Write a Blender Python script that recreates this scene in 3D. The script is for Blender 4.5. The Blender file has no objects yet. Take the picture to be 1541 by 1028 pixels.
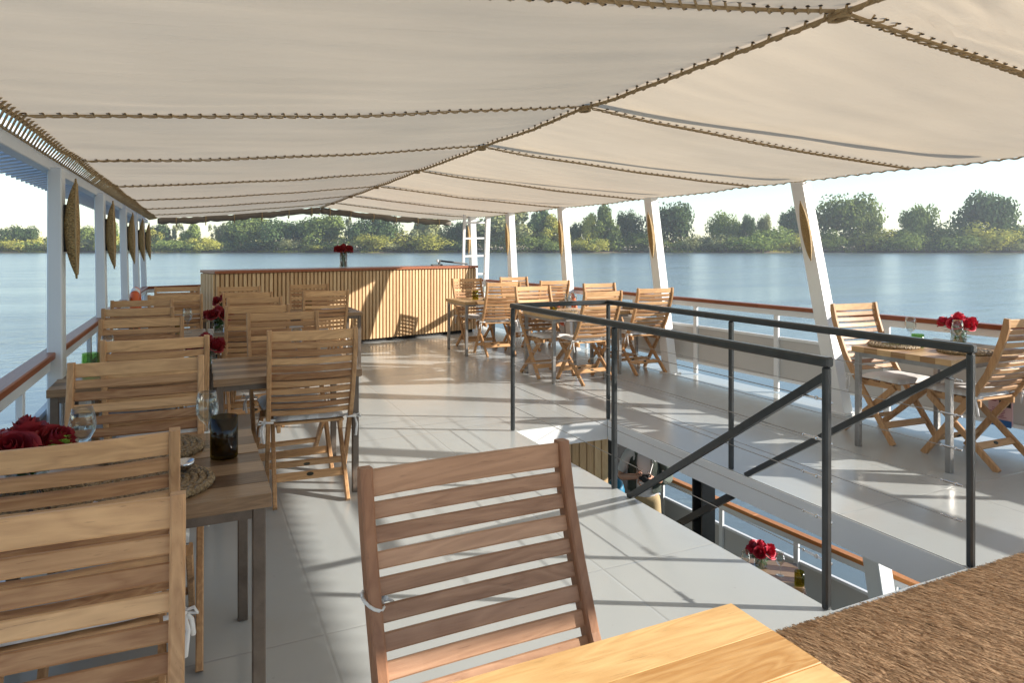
import bpy, bmesh, math, random
from mathutils import Vector, Matrix, noise as mnoise
R = math.radians
sc = bpy.context.scene
C = sc.collection
rng = random.Random(7)

# ------------------------------------------------------------------ camera, sky, sun, exposure
cam_d = bpy.data.cameras.new('camera_view')
cam = bpy.data.objects.new('camera_view', cam_d); C.objects.link(cam); sc.camera = cam
cam.location = (0, 0, 1.5); cam.rotation_euler = (R(90), 0, R(-25))
cam_d.lens = 24.0; cam_d.sensor_width = 36.0; cam_d.shift_y = -0.0905
cam_d.clip_start = 0.05; cam_d.clip_end = 9000
SUN_EL, SUN_AZ = 20.5, 118.3
w = bpy.data.worlds.new('World'); sc.world = w; w.use_nodes = True
nt = w.node_tree
sky = nt.nodes.new('ShaderNodeTexSky'); sky.sky_type = 'NISHITA'; sky.sun_disc = False
sky.sun_elevation = R(SUN_EL); sky.sun_rotation = R(SUN_AZ)
sky.air_density = 1.0; sky.dust_density = 0.05; sky.ozone_density = 1.5
nt.links.new(sky.outputs[0], nt.nodes['Background'].inputs[0])
nt.nodes['Background'].inputs[1].default_value = 0.095
sun_d = bpy.data.lights.new('sun', 'SUN'); sun_d.energy = 4.3; sun_d.angle = R(0.55); sun_d.color = (1.0, 0.92, 0.81)
sun = bpy.data.objects.new('sun', sun_d); C.objects.link(sun)
SV = Vector((math.sin(R(SUN_AZ)) * math.cos(R(SUN_EL)), math.cos(R(SUN_AZ)) * math.cos(R(SUN_EL)), math.sin(R(SUN_EL))))
sun.rotation_euler = SV.to_track_quat('Z', 'Y').to_euler(); sun.location = (30, -16, 20)
sc.view_settings.view_transform = 'Standard'; sc.view_settings.look = 'None'
sc.view_settings.exposure = 1.2; sc.view_settings.gamma = 1.0
sc.cycles.max_bounces = 10; sc.cycles.transparent_max_bounces = 24
sc.cycles.diffuse_bounces = 5; sc.cycles.glossy_bounces = 4

# ------------------------------------------------------------------ materials
M = {}
def new_mat(name):
    m = bpy.data.materials.new(name); m.use_nodes = True; M[name] = m
    return m, m.node_tree.nodes, m.node_tree.links, m.node_tree.nodes['Principled BSDF']

def mathn(N, L, op, a, b=None, clamp=False):
    n = N.new('ShaderNodeMath'); n.operation = op; n.use_clamp = clamp
    for i, v in enumerate((a, b)):
        if v is None: continue
        if isinstance(v, (int, float)): n.inputs[i].default_value = v
        else: L.new(v, n.inputs[i])
    return n.outputs[0]

def mixc(N, L, fac, a, b, mode='MIX'):
    n = N.new('ShaderNodeMix'); n.data_type = 'RGBA'; n.blend_type = mode
    for idx, v in ((0, fac), (6, a), (7, b)):
        if isinstance(v, (int, float)): n.inputs[idx].default_value = v
        elif isinstance(v, tuple): n.inputs[idx].default_value = (*v, 1)
        else: L.new(v, n.inputs[idx])
    return n.outputs[2]

def noise_tex(N, L, vec, scale, detail=3, rough=.55, dist=0.):
    n = N.new('ShaderNodeTexNoise'); n.inputs['Scale'].default_value = scale
    n.inputs['Detail'].default_value = detail; n.inputs['Roughness'].default_value = rough
    n.inputs['Distortion'].default_value = dist
    L.new(vec, n.inputs['Vector']); return n.outputs['Fac']

def mapping(N, L, scale=(1, 1, 1), off=True):
    tc = N.new('ShaderNodeTexCoord'); mp = N.new('ShaderNodeMapping')
    mp.inputs['Scale'].default_value = scale
    L.new(tc.outputs['Object'], mp.inputs['Vector'])
    if off:
        oi = N.new('ShaderNodeObjectInfo'); ge = N.new('ShaderNodeNewGeometry')
        s = mathn(N, L, 'ADD', mathn(N, L, 'MULTIPLY', oi.outputs['Random'], 37.), mathn(N, L, 'MULTIPLY', ge.outputs['Random Per Island'], 91.))
        cb = N.new('ShaderNodeCombineXYZ')
        for i in range(3): L.new(s, cb.inputs[i])
        L.new(cb.outputs[0], mp.inputs['Location'])
    return mp.outputs[0]

def bump(N, L, h, bsdf, strength=.2, dist=.01):
    b = N.new('ShaderNodeBump'); b.inputs['Strength'].default_value = strength; b.inputs['Distance'].default_value = dist
    L.new(h, b.inputs['Height']); L.new(b.outputs[0], bsdf.inputs['Normal'])

def wood(name, dark, light, axis, var=.35, rough=.5, figure=.5, ring=9.):
    """long-grained timber; grain runs along axis; every board its own tone"""
    m, N, L, B = new_mat(name)
    sc3 = [22., 22., 22.]; sc3['XYZ'.index(axis)] = 1.3
    v = mapping(N, L, tuple(sc3))
    grain = noise_tex(N, L, v, 3.2, 6, .62, .4)
    sc3 = [4., 4., 4.]; sc3['XYZ'.index(axis)] = .55
    v2 = mapping(N, L, tuple(sc3))
    fig = noise_tex(N, L, v2, 2.0, 3, .5, 1.2)
    rings = mathn(N, L, 'FRACT', mathn(N, L, 'MULTIPLY', fig, ring))
    rings = mathn(N, L, 'ABSOLUTE', mathn(N, L, 'SUBTRACT', rings, .5))
    ge = N.new('ShaderNodeNewGeometry'); oi = N.new('ShaderNodeObjectInfo')
    t = mathn(N, L, 'ADD', mathn(N, L, 'MULTIPLY', grain, .75 - .25 * figure), mathn(N, L, 'MULTIPLY', rings, figure))
    t = mathn(N, L, 'ADD', t, mathn(N, L, 'MULTIPLY', mathn(N, L, 'SUBTRACT', ge.outputs['Random Per Island'], .5), var * 2), clamp=True)
    base = mixc(N, L, t, dark, light)
    tone = mathn(N, L, 'ADD', mathn(N, L, 'MULTIPLY', oi.outputs['Random'], .22), .88)
    cb = N.new('ShaderNodeCombineXYZ')
    for i in range(3): L.new(tone, cb.inputs[i])
    base = mixc(N, L, 1., base, cb.outputs[0], 'MULTIPLY')
    pores = noise_tex(N, L, v, 9., 4, .7)
    pr = N.new('ShaderNodeMapRange'); pr.inputs[1].default_value = .62; pr.inputs[2].default_value = .74
    pr.inputs[3].default_value = 0; pr.inputs[4].default_value = .55; L.new(pores, pr.inputs[0])
    base = mixc(N, L, pr.outputs[0], base, tuple(c * .45 for c in dark))
    L.new(base, B.inputs['Base Color']); B.inputs['Roughness'].default_value = rough
    B.inputs['Specular IOR Level'].default_value = .35
    bump(N, L, grain, B, .25, .004)
    return m

def plain(name, col, rough=.5, metal=0., nscale=6., namp=.12, bstr=0., spec=.5):
    m, N, L, B = new_mat(name)
    v = mapping(N, L)
    n = noise_tex(N, L, v, nscale, 4, .6)
    c = mixc(N, L, n, tuple(x * (1 - namp) for x in col), tuple(min(1, x * (1 + namp)) for x in col))
    L.new(c, B.inputs['Base Color']); B.inputs['Metallic'].default_value = metal
    r = mathn(N, L, 'ADD', mathn(N, L, 'MULTIPLY', n, .2), max(0, rough - .1)); L.new(r, B.inputs['Roughness'])
    B.inputs['Specular IOR Level'].default_value = spec
    if bstr: bump(N, L, noise_tex(N, L, v, nscale * 12, 3, .6), B, bstr, .003)
    return m

TEAK_D, TEAK_L = (.27, .13, .058), (.69, .425, .215)
wood('teak_across', TEAK_D, TEAK_L, 'X', .42)
wood('teak_upright', TEAK_D, TEAK_L, 'Z', .26)
wood('teak_along', TEAK_D, TEAK_L, 'Y', .26)
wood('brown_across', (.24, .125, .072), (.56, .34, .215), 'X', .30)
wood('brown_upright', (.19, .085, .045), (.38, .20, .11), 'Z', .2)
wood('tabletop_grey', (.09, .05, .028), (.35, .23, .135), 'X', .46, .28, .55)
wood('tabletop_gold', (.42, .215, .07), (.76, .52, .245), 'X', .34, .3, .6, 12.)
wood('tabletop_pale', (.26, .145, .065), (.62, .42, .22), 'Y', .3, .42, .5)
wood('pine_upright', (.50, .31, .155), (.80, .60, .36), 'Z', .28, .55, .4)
wood('plank_brown', (.19, .10, .045), (.38, .24, .12), 'Z', .3, .6, .4)  # plain dark brown boards
wood('mahogany', (.17, .045, .018), (.33, .11, .045), 'Y', .1, .38, .4)
wood('mahogany_x', (.17, .045, .018), (.33, .11, .045), 'X', .1, .38, .4)
wood('orange_rail', (.40, .14, .035), (.68, .30, .09), 'Y', .1, .4, .4)
wood('tabletop_rim', (.05, .035, .025), (.20, .13, .075), 'X', .3, .8, .6)
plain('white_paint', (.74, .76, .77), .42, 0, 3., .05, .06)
plain('white_paint_shaded', (.62, .68, .73), .42, 0, 3., .05, .06)  # copy of the white paint with blue shade put into the colour
plain('panel_grey', (.50, .49, .47), .5, 0, 2., .06)
plain('dark_steel', (.042, .046, .048), .32, .25, 14., .3, .05)
plain('galvanised', (.30, .29, .28), .42, .75, 11., .45, .12)
plain('aged_steel', (.15, .12, .098), .5, .6, 13., .6, .2)
plain('wire_steel', (.30, .30, .31), .3, .9, 20., .1)
plain('cushion_cloth', (.70, .69, .68), .9, 0, 9., .06, .35)
plain('ribbon_cloth', (.72, .71, .70), .9, 0, 9., .05, .2)
plain('plastic_tie', (.66, .66, .64), .4)
plain('badge_dark', (.03, .035, .025), .5)
plain('rope_jute', (.40, .29, .155), .9, 0, 30., .35, .5)
plain('eyelet_dark', (.05, .035, .022), .6)
plain('roll_canvas', (.20, .175, .145), .85, 0, 5., .2, .3)
plain('petal_red', (.23, .006, .012), .62, 0, 40., .35, .1)
plain('petal_pink', (.50, .018, .05), .6, 0, 40., .35, .1)
plain('leaf_green', (.045, .115, .022), .5, 0, 30., .45)
plain('button_green', (.19, .36, .035), .6, 0, 60., .35, .4)
plain('black_plastic', (.012, .012, .013), .4)
plain('shadow_board', (.016, .016, .018), .8)  # near-black used as painted shade
plain('lifebuoy_orange', (.72, .13, .03), .5)
plain('blue_plastic', (.01, .16, .30), .4)
plain('placard_pink', (.62, .42, .44), .5)
plain('placard_ink', (.30, .08, .10), .5)
plain('placard_blue', (.02, .12, .36), .5)
plain('napkin_cloth', (.66, .66, .74), .9, 0, 9., .05, .2)
plain('steel_bright', (.55, .55, .56), .22, 1., 10., .1)
plain('skin', (.50, .27, .19), .55, 0, 8., .1)
plain('hair_brown', (.06, .035, .02), .7, 0, 40., .4)
plain('shirt_white', (.66, .66, .68), .9, 0, 10., .06, .3)
plain('vest_green', (.085, .105, .09), .85, 0, 16., .2, .3)
plain('khaki', (.36, .27, .145), .85, 0, 14., .15, .3)
plain('boot_brown', (.06, .035, .02), .6)
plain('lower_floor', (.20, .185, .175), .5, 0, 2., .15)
plain('soil_bank', (.16, .12, .075), .95, 0, .05, .35)
plain('bark', (.11, .085, .06), .9, 0, 1., .3)

def paint_deck():
    m, N, L, B = new_mat('deck_paint')
    tc = N.new('ShaderNodeTexCoord'); v = tc.outputs['Object']
    sx = N.new('ShaderNodeSeparateXYZ'); L.new(v, sx.inputs[0])
    wob = noise_tex(N, L, v, 2.2, 2)
    def line(out, off, pitch, wid):
        a = mathn(N, L, 'ADD', mathn(N, L, 'DIVIDE', mathn(N, L, 'SUBTRACT', out, off), pitch), mathn(N, L, 'MULTIPLY', wob, .006))
        f = mathn(N, L, 'ABSOLUTE', mathn(N, L, 'SUBTRACT', mathn(N, L, 'FRACT', mathn(N, L, 'ADD', a, .5)), .5))
        mr = N.new('ShaderNodeMapRange'); L.new(f, mr.inputs[0]); mr.inputs[1].default_value = 0
        mr.inputs[2].default_value = wid / pitch; mr.inputs[3].default_value = 1; mr.inputs[4].default_value = 0
        return mr.outputs[0]
    lx = line(sx.outputs[0], .467, 1.27, .009); ly = line(sx.outputs[1], 2.72, 2.6, .009)
    seam = mathn(N, L, 'MAXIMUM', lx, ly)
    n1 = noise_tex(N, L, v, 1.1, 4, .6); n2 = noise_tex(N, L, v, 26., 3, .6)
    c = mixc(N, L, n1, (.375, .405, .415), (.43, .46, .465))
    sp = N.new('ShaderNodeMapRange'); L.new(n2, sp.inputs[0]); sp.inputs[1].default_value = .70; sp.inputs[2].default_value = .76
    sp.inputs[3].default_value = 0; sp.inputs[4].default_value = .3
    c = mixc(N, L, sp.outputs[0], c, (.25, .24, .22))
    c = mixc(N, L, mathn(N, L, 'MULTIPLY', seam, .26), c, (.20, .20, .195))
    n3 = noise_tex(N, L, v, .55, 6, .7, .8)
    sm = N.new('ShaderNodeMapRange'); L.new(n3, sm.inputs[0]); sm.inputs[1].default_value = .50; sm.inputs[2].default_value = .68
    sm.inputs[3].default_value = 0; sm.inputs[4].default_value = .30
    c = mixc(N, L, sm.outputs[0], c, (.33, .32, .30))
    L.new(c, B.inputs['Base Color'])
    r = mathn(N, L, 'ADD', mathn(N, L, 'MULTIPLY', noise_tex(N, L, v, 3.3, 4, .7), .24), .08)
    L.new(r, B.inputs['Roughness']); B.inputs['Specular IOR Level'].default_value = .6
    h = mathn(N, L, 'ADD', mathn(N, L, 'MULTIPLY', seam, -1.), mathn(N, L, 'MULTIPLY', noise_tex(N, L, v, 5., 3), .35))
    bump(N, L, h, B, .15, .007)
paint_deck()

def cloth_canopy():
    m, N, L, B = new_mat('canopy_cloth')
    N.remove(B); out = N['Material Output']
    tc = N.new('ShaderNodeTexCoord'); v = tc.outputs['Object']
    n = noise_tex(N, L, v, .9, 4, .6); n2 = noise_tex(N, L, v, 260., 2, .6)
    c = mixc(N, L, n, (.72, .60, .445), (.80, .68, .52))
    d = N.new('ShaderNodeBsdfDiffuse'); t = N.new('ShaderNodeBsdfTranslucent'); mx = N.new('ShaderNodeMixShader')
    L.new(c, d.inputs[0]); L.new(c, t.inputs[0]); mx.inputs[0].default_value = .46
    mp = N.new('ShaderNodeMapping'); mp.inputs['Scale'].default_value = (1.2, 7., 1.); L.new(v, mp.inputs[0])
    wr = noise_tex(N, L, mp.outputs[0], 1.2, 4, .6, .6)
    b = N.new('ShaderNodeBump'); b.inputs['Strength'].default_value = .5; b.inputs['Distance'].default_value = .06
    L.new(mathn(N, L, 'ADD', wr, mathn(N, L, 'MULTIPLY', n2, .04)), b.inputs['Height'])
    L.new(b.outputs[0], d.inputs['Normal'])
    L.new(d.outputs[0], mx.inputs[1]); L.new(t.outputs[0], mx.inputs[2]); L.new(mx.outputs[0], out.inputs[0])
cloth_canopy()

def thin_glass(name, tint, base=.03, rough=.02, gl=.5):
    m, N, L, B = new_mat(name); N.remove(B); out = N['Material Output']
    t = N.new('ShaderNodeBsdfTransparent'); t.inputs[0].default_value = (*tint, 1)
    g = N.new('ShaderNodeBsdfGlossy'); g.inputs['Roughness'].default_value = rough; g.inputs[0].default_value = (.95, .97, 1, 1)
    lw = N.new('ShaderNodeLayerWeight'); lw.inputs[0].default_value = .25
    f = mathn(N, L, 'ADD', mathn(N, L, 'MULTIPLY', lw.outputs['Fresnel'], gl), base, clamp=True)
    mx = N.new('ShaderNodeMixShader'); L.new(f, mx.inputs[0]); L.new(t.outputs[0], mx.inputs[1]); L.new(g.outputs[0], mx.inputs[2])
    L.new(mx.outputs[0], out.inputs[0])
thin_glass('clear_glass', (.93, .95, .94))
thin_glass('olive_glass', (.40, .34, .09), .03, .12, .12)
thin_glass('green_glass', (.62, .78, .48), .03, .12, .12)
thin_glass('yellow_glass', (.68, .66, .22), .03, .12, .12)

def wicker(name, c1, c2, sx):
    m, N, L, B = new_mat(name)
    v = mapping(N, L, sx, False)
    vo = N.new('ShaderNodeTexVoronoi'); vo.inputs['Scale'].default_value = 1.; L.new(v, vo.inputs['Vector'])
    c = mixc(N, L, vo.outputs['Distance'], c2, c1)
    cc = mixc(N, L, mathn(N, L, 'MULTIPLY', noise_tex(N, L, v, .6, 3), .6), c, tuple(x * .5 for x in c1))
    L.new(cc, B.inputs['Base Color']); B.inputs['Roughness'].default_value = .6
    inv = mathn(N, L, 'SUBTRACT', 1., vo.outputs['Distance']); bump(N, L, inv, B, .9, .012)
wicker('woven_gold', (.23, .13, .04), (.60, .425, .18), (70, 70, 95))
wicker('woven_straw', (.16, .10, .045), (.46, .34, .19), (90, 90, 60))

def mat_fibre():
    m, N, L, B = new_mat('sisal_fibre')
    ge = N.new('ShaderNodeNewGeometry'); v = mapping(N, L, (1, 1, 1), False)
    n = noise_tex(N, L, v, 5., 3)
    t = mathn(N, L, 'ADD', mathn(N, L, 'MULTIPLY', ge.outputs['Random Per Island'], .8), mathn(N, L, 'MULTIPLY', n, .12), clamp=True)
    L.new(mixc(N, L, t, (.23, .135, .068), (.80, .56, .34)), B.inputs['Base Color']); B.inputs['Roughness'].default_value = .75
mat_fibre()

def foliage(name, a, b, tl=.25):
    m, N, L, B = new_mat(name); out = N['Material Output']
    ge = N.new('ShaderNodeNewGeometry'); oi = N.new('ShaderNodeObjectInfo')
    v = mapping(N, L, (.22, .22, .22), False)
    n = noise_tex(N, L, v, 1., 3)
    t = mathn(N, L, 'ADD', mathn(N, L, 'MULTIPLY', ge.outputs['Random Per Island'], .5), mathn(N, L, 'MULTIPLY', n, .6), clamp=True)
    c = mixc(N, L, t, a, b)
    tone = mathn(N, L, 'ADD', mathn(N, L, 'MULTIPLY', oi.outputs['Random'], .4), .8)
    cb = N.new('ShaderNodeCombineXYZ')
    for i in range(3): L.new(tone, cb.inputs[i])
    c = mixc(N, L, 1., c, cb.outputs[0], 'MULTIPLY')
    N.remove(B)
    d = N.new('ShaderNodeBsdfDiffuse'); tr = N.new('ShaderNodeBsdfTranslucent'); mx = N.new('ShaderNodeMixShader')
    L.new(c, d.inputs[0]); L.new(c, tr.inputs[0]); mx.inputs[0].default_value = tl
    L.new(d.outputs[0], mx.inputs[1]); L.new(tr.outputs[0], mx.inputs[2]); L.new(mx.outputs[0], out.inputs[0])
foliage('leaves_dark', (.05, .088, .034), (.16, .225, .085))
foliage('leaves_mid', (.095, .15, .04), (.33, .385, .11))
foliage('leaves_yellow', (.26, .27, .05), (.62, .58, .14))
foliage('leaves_pale', (.18, .20, .085), (.45, .45, .21))

def river():
    m, N, L, B = new_mat('river_water')
    tc = N.new('ShaderNodeTexCoord')
    def mp(s, r=0):
        k = N.new('ShaderNodeMapping'); k.inputs['Scale'].default_value = s; k.inputs['Rotation'].default_value = (0, 0, r)
        L.new(tc.outputs['Object'], k.inputs[0]); return k.outputs[0]
    big = noise_tex(N, L, mp((.011, .075, 1), -.44), 1., 4, .6, .8)
    sm = noise_tex(N, L, mp((.9, 1.5, 1), .45), 1., 4, .65, .4)
    md = noise_tex(N, L, mp((.10, .22, 1), .45), 1., 4, .6, .5)
    L.new(mixc(N, L, big, (.11, .15, .17), (.16, .20, .215)), B.inputs['Base Color'])
    B.inputs['Roughness'].default_value = .18; B.inputs['IOR'].default_value = 1.33
    amp = N.new('ShaderNodeMapRange'); L.new(big, amp.inputs[0]); amp.inputs[1].default_value = .40; amp.inputs[2].default_value = .60
    amp.inputs[3].default_value = .16; amp.inputs[4].default_value = 1.4
    h = mathn(N, L, 'ADD', mathn(N, L, 'MULTIPLY', sm, .35), mathn(N, L, 'MULTIPLY', md, 1.0))
    b = N.new('ShaderNodeBump'); b.inputs['Distance'].default_value = .31
    L.new(mathn(N, L, 'MULTIPLY', amp.outputs[0], .55), b.inputs['Strength']); L.new(h, b.inputs['Height'])
    L.new(b.outputs[0], B.inputs['Normal'])
river()

# ------------------------------------------------------------------ mesh helpers
class MB:
    def __init__(s): s.bm = bmesh.new()
    def face(s, pts):
        try: return s.bm.faces.new([s.bm.verts.new(p) for p in pts])
        except ValueError: return None
    def hexa(s, p):
        v = [s.bm.verts.new(q) for q in p]
        for f in ((0, 3, 2, 1), (4, 5, 6, 7), (0, 1, 5, 4), (1, 2, 6, 5), (2, 3, 7, 6), (3, 0, 4, 7)):
            s.bm.faces.new([v[i] for i in f])
    def box(s, c, d, rz=0., bev=0.):
        return s.bar3(Vector(c), Vector((1, 0, 0)), Vector((0, 1, 0)), Vector((0, 0, 1)), d, rz, bev)
    def bar3(s, c, ax, ay, az, d, rz=0., bev=0.):
        if rz:
            q = Matrix.Rotation(rz, 3, 'Z'); ax, ay, az = q @ ax, q @ ay, q @ az
        x, y, z = ax * d[0] / 2, ay * d[1] / 2, az * d[2] / 2
        bm = s.bm if not bev else bmesh.new()
        v = [bm.verts.new(c + a * x + b * y + e * z) for a, b, e in ((-1, -1, -1), (1, -1, -1), (1, 1, -1), (-1, 1, -1), (-1, -1, 1), (1, -1, 1), (1, 1, 1), (-1, 1, 1))]
        for f in ((0, 3, 2, 1), (4, 5, 6, 7), (0, 1, 5, 4), (1, 2, 6, 5), (2, 3, 7, 6), (3, 0, 4, 7)):
            bm.faces.new([v[i] for i in f])
        if bev:
            bmesh.ops.bevel(bm, geom=bm.edges[:], offset=bev, segments=1, affect='EDGES')
            s.absorb(bm)
    def merge(s, e):
        n0 = len(s.bm.faces); s.absorb(e.bm); s.bm.faces.ensure_lookup_table()
        for f in s.bm.faces[n0:]: f.material_index = 1
    def absorb(s, bm):
        mp = {v: s.bm.verts.new(v.co) for v in bm.verts}
        for f in bm.faces:
            try: s.bm.faces.new([mp[v] for v in f.verts])
            except ValueError: pass
        bm.free()
    def beam(s, p0, p1, wd, ht, up=(0, 0, 1), bev=0.):
        p0, p1 = Vector(p0), Vector(p1); a = (p1 - p0); ln = a.length; a.normalize()
        u = Vector(up); x = a.cross(u)
        if x.length < 1e-4: x = a.cross(Vector((0, 1, 0)))
        x.normalize(); z = x.cross(a).normalized()
        s.bar3((p0 + p1) / 2, x, a, z, (wd, ln, ht), 0, bev)
    def sweep(s, path, sect, caps=True):
        """path: list of (pos, xaxis, yaxis); sect: list of 2-D points"""
        rings = [[s.bm.verts.new(p + xa * q[0] + ya * q[1]) for q in sect] for p, xa, ya in path]
        n = len(sect)
        for a, b in zip(rings, rings[1:]):
            for i in range(n): s.bm.faces.new((a[i], a[(i + 1) % n], b[(i + 1) % n], b[i]))
        if caps:
            s.bm.faces.new(rings[0][::-1]); s.bm.faces.new(rings[-1])
    def tube(s, pts, r, n=6, caps=True, rad=None):
        pts = [Vector(p) for p in pts]; path = []
        x = None
        for i, p in enumerate(pts):
            t = (pts[min(i + 1, len(pts) - 1)] - pts[max(i - 1, 0)]).normalized()
            if x is None:
                x = t.cross(Vector((0, 0, 1)))
                if x.length < 1e-3: x = t.cross(Vector((0, 1, 0)))
            x = (x - t * x.dot(t)).normalized(); y = t.cross(x)
            k = rad[i] if rad else r
            path.append((p, x * k, y * k))
        s.sweep(path, [(math.cos(2 * math.pi * i / n), math.sin(2 * math.pi * i / n)) for i in range(n)], caps)
    def lathe(s, prof, n=20, c=(0, 0, 0), close=False):
        c = Vector(c)
        rings = []
        for r, z in prof:
            if r < 1e-5: rings.append([s.bm.verts.new(c + Vector((0, 0, z)))])
            else: rings.append([s.bm.verts.new(c + Vector((r * math.cos(2 * math.pi * i / n), r * math.sin(2 * math.pi * i / n), z))) for i in range(n)])
        for a, b in zip(rings, rings[1:]):
            for i in range(n):
                j = (i + 1) % n
                if len(a) == 1 and len(b) == 1: continue
                if len(a) == 1: s.bm.faces.new((a[0], b[j], b[i]))
                elif len(b) == 1: s.bm.faces.new((a[i], a[j], b[0]))
                else: s.bm.faces.new((a[i], a[j], b[j], b[i]))
    def grid(s, f, nu, nv):
        vs = [[s.bm.verts.new(f(i / nu, j / nv)) for j in range(nv + 1)] for i in range(nu + 1)]
        for i in range(nu):
            for j in range(nv): s.bm.faces.new((vs[i][j], vs[i + 1][j], vs[i + 1][j + 1], vs[i][j + 1]))
    def ball(s, c, r, seg=10, ring=7, sc3=(1, 1, 1)):
        c = Vector(c)
        bm = bmesh.new(); bmesh.ops.create_uvsphere(bm, u_segments=seg, v_segments=ring, radius=r)
        for v in bm.verts: v.co = c + Vector((v.co.x * sc3[0], v.co.y * sc3[1], v.co.z * sc3[2]))
        s.absorb(bm)
    def build(s, name, mat, parent=None, smooth=False, recalc=True):
        if recalc: bmesh.ops.recalc_face_normals(s.bm, faces=s.bm.faces[:])
        me = bpy.data.meshes.new(name); s.bm.to_mesh(me); s.bm.free()
        me.materials.append(M[mat] if isinstance(mat, str) else mat)
        if smooth:
            for p in me.polygons: p.use_smooth = True
        o = bpy.data.objects.new(name, me); C.objects.link(o)
        if parent: o.parent = parent
        return o

def thing(name, label, cat, loc=(0, 0, 0), rz=0., group=None):
    o = bpy.data.objects.new(name, None); C.objects.link(o); o.empty_display_size = .1
    o.location = loc; o.rotation_euler = (0, 0, rz); o['label'] = label; o['category'] = cat
    if group: o['group'] = group
    return o
def tag(o, label, cat, group=None):
    o['label'] = label; o['category'] = cat
    if group: o['group'] = group
    return o
def struct(o): o['kind'] = 'structure'; return o
KIDS = {}
def kids(o): return [c for c in o.children]
def dup(root, loc, rz=0., label=None, group=None, scale=None):
    r = root.copy(); C.objects.link(r); r.location = loc; r.rotation_euler = (0, 0, rz)
    if label: r['label'] = label
    if group: r['group'] = group
    if scale: r.scale = scale
    for ch in list(root.children):
        c = ch.copy(); C.objects.link(c); c.parent = r
        for g in list(ch.children):
            d = g.copy(); C.objects.link(d); d.parent = c
    return r
def slot(o, mat):
    o.material_slots[0].link = 'OBJECT'; o.material_slots[0].material = M[mat]

# ------------------------------------------------------------------ river, bank
WATER = -3.2
b = MB(); b.grid(lambda u, v: Vector((-2600 + 5200 * u, -1500 + 3600 * v, WATER)), 4, 4)
struct(b.build('water', 'river_water'))
RC, RS = math.cos(R(25)), math.sin(R(25))
def cam_dir(px):            # a compass bearing seen at a column of the photograph
    r = (px - 770.5) / 1027.
    return Vector((r * RC + RS, RC - r * RS, 0))
BANK = 800.
def bank_pt(px, back=0., z=0.):
    d = cam_dir(px) * (BANK + back); d.z = z; return d
def bank_wob(px): return 14 * math.sin(px * .021) + 9 * math.sin(px * .053 + 1)
b = MB()
def bankf(u, v):
    px = -700 + 3100 * u
    prof = ((-6, -4.2), (0, -3.15), (3, -2.1), (14, -1.2), (60, .6), (700, 5.))
    k, h = prof[int(round(v * 5))]
    return bank_pt(px, k + bank_wob(px), h + (.5 * math.sin(px * .11) if 0 < k < 100 else 0))
b.grid(bankf, 120, 5)
struct(b.build('riverbank', 'soil_bank', None, True))

# ------------------------------------------------------------------ trees
def crown_mesh(seed, kind):
    """many small leaf clumps spread over and through uneven lobes; unit: half-width 1, height 1 above z=0"""
    r = random.Random(seed); b = MB(); lobes = []
    if kind == 'broad':
        for i in range(18):
            a = r.uniform(0, 6.28); q = r.uniform(0, .72)
            lobes.append((Vector((q * math.cos(a), q * math.sin(a) * .8, r.uniform(.24, .80) - .22 * q * q)), r.uniform(.22, .36)))
        n, sz = 7500, .038
    elif kind == 'tall':
        for i in range(16):
            a = r.uniform(0, 6.28); z = r.uniform(.16, .86); q = r.uniform(0, .75) * (1.12 - z)
            lobes.append((Vector((q * math.cos(a), q * math.sin(a), z)), r.uniform(.16, .30)))
        n, sz = 6000, .042
    elif kind == 'sparse':
        for i in range(11):
            a = r.uniform(0, 6.28); z = r.uniform(.45, .9); q = r.uniform(.1, .7)
            lobes.append((Vector((q * math.cos(a), q * math.sin(a), z)), r.uniform(.10, .2)))
        n, sz = 1500, .045
    else:   # bush: down to the ground
        for i in range(14):
            a = r.uniform(0, 6.28); q = r.uniform(0, .78); z = r.uniform(.12, .72 - .3 * q)
            lobes.append((Vector((q * math.cos(a), q * math.sin(a) * .7, z)), r.uniform(.2, .34)))
        n, sz = 5000, .038
    wsum = sum(l[1] ** 2 for l in lobes)
    for c, rad in lobes:
        for k in range(int(n * rad * rad / wsum)):
            d = Vector((r.gauss(0, 1), r.gauss(0, 1), r.gauss(0, 1)))
            if d.length < 1e-3: continue
            d.normalize()
            if d.z < -.35 and r.random() < .7: continue
            p = c + d * rad * (r.uniform(.62, 1.1) if r.random() < .8 else r.uniform(.2, .7))
            if p.z < .02: p.z = r.uniform(.02, .1)
            nn = (d + Vector((r.gauss(0, .5), r.gauss(0, .5), r.gauss(0, .5)))).normalized()
            t = nn.cross(Vector((r.random() - .5, r.random() - .5, r.random() - .5))).normalized(); u = nn.cross(t)
            q = sz * r.uniform(.45, 1.25)
            b.face([p + t * q, p + u * q * .8, p - t * q * r.uniform(.6, 1.), p - u * q * .8])
    o = b.build('crown', 'leaves_mid', None, False, False); me = o.data; bpy.data.objects.remove(o)
    return me
CROWN = {k: [crown_mesh(10 * i + s, k) for s in range(3)] for i, k in enumerate(('broad', 'tall', 'sparse', 'bush'))}
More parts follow.
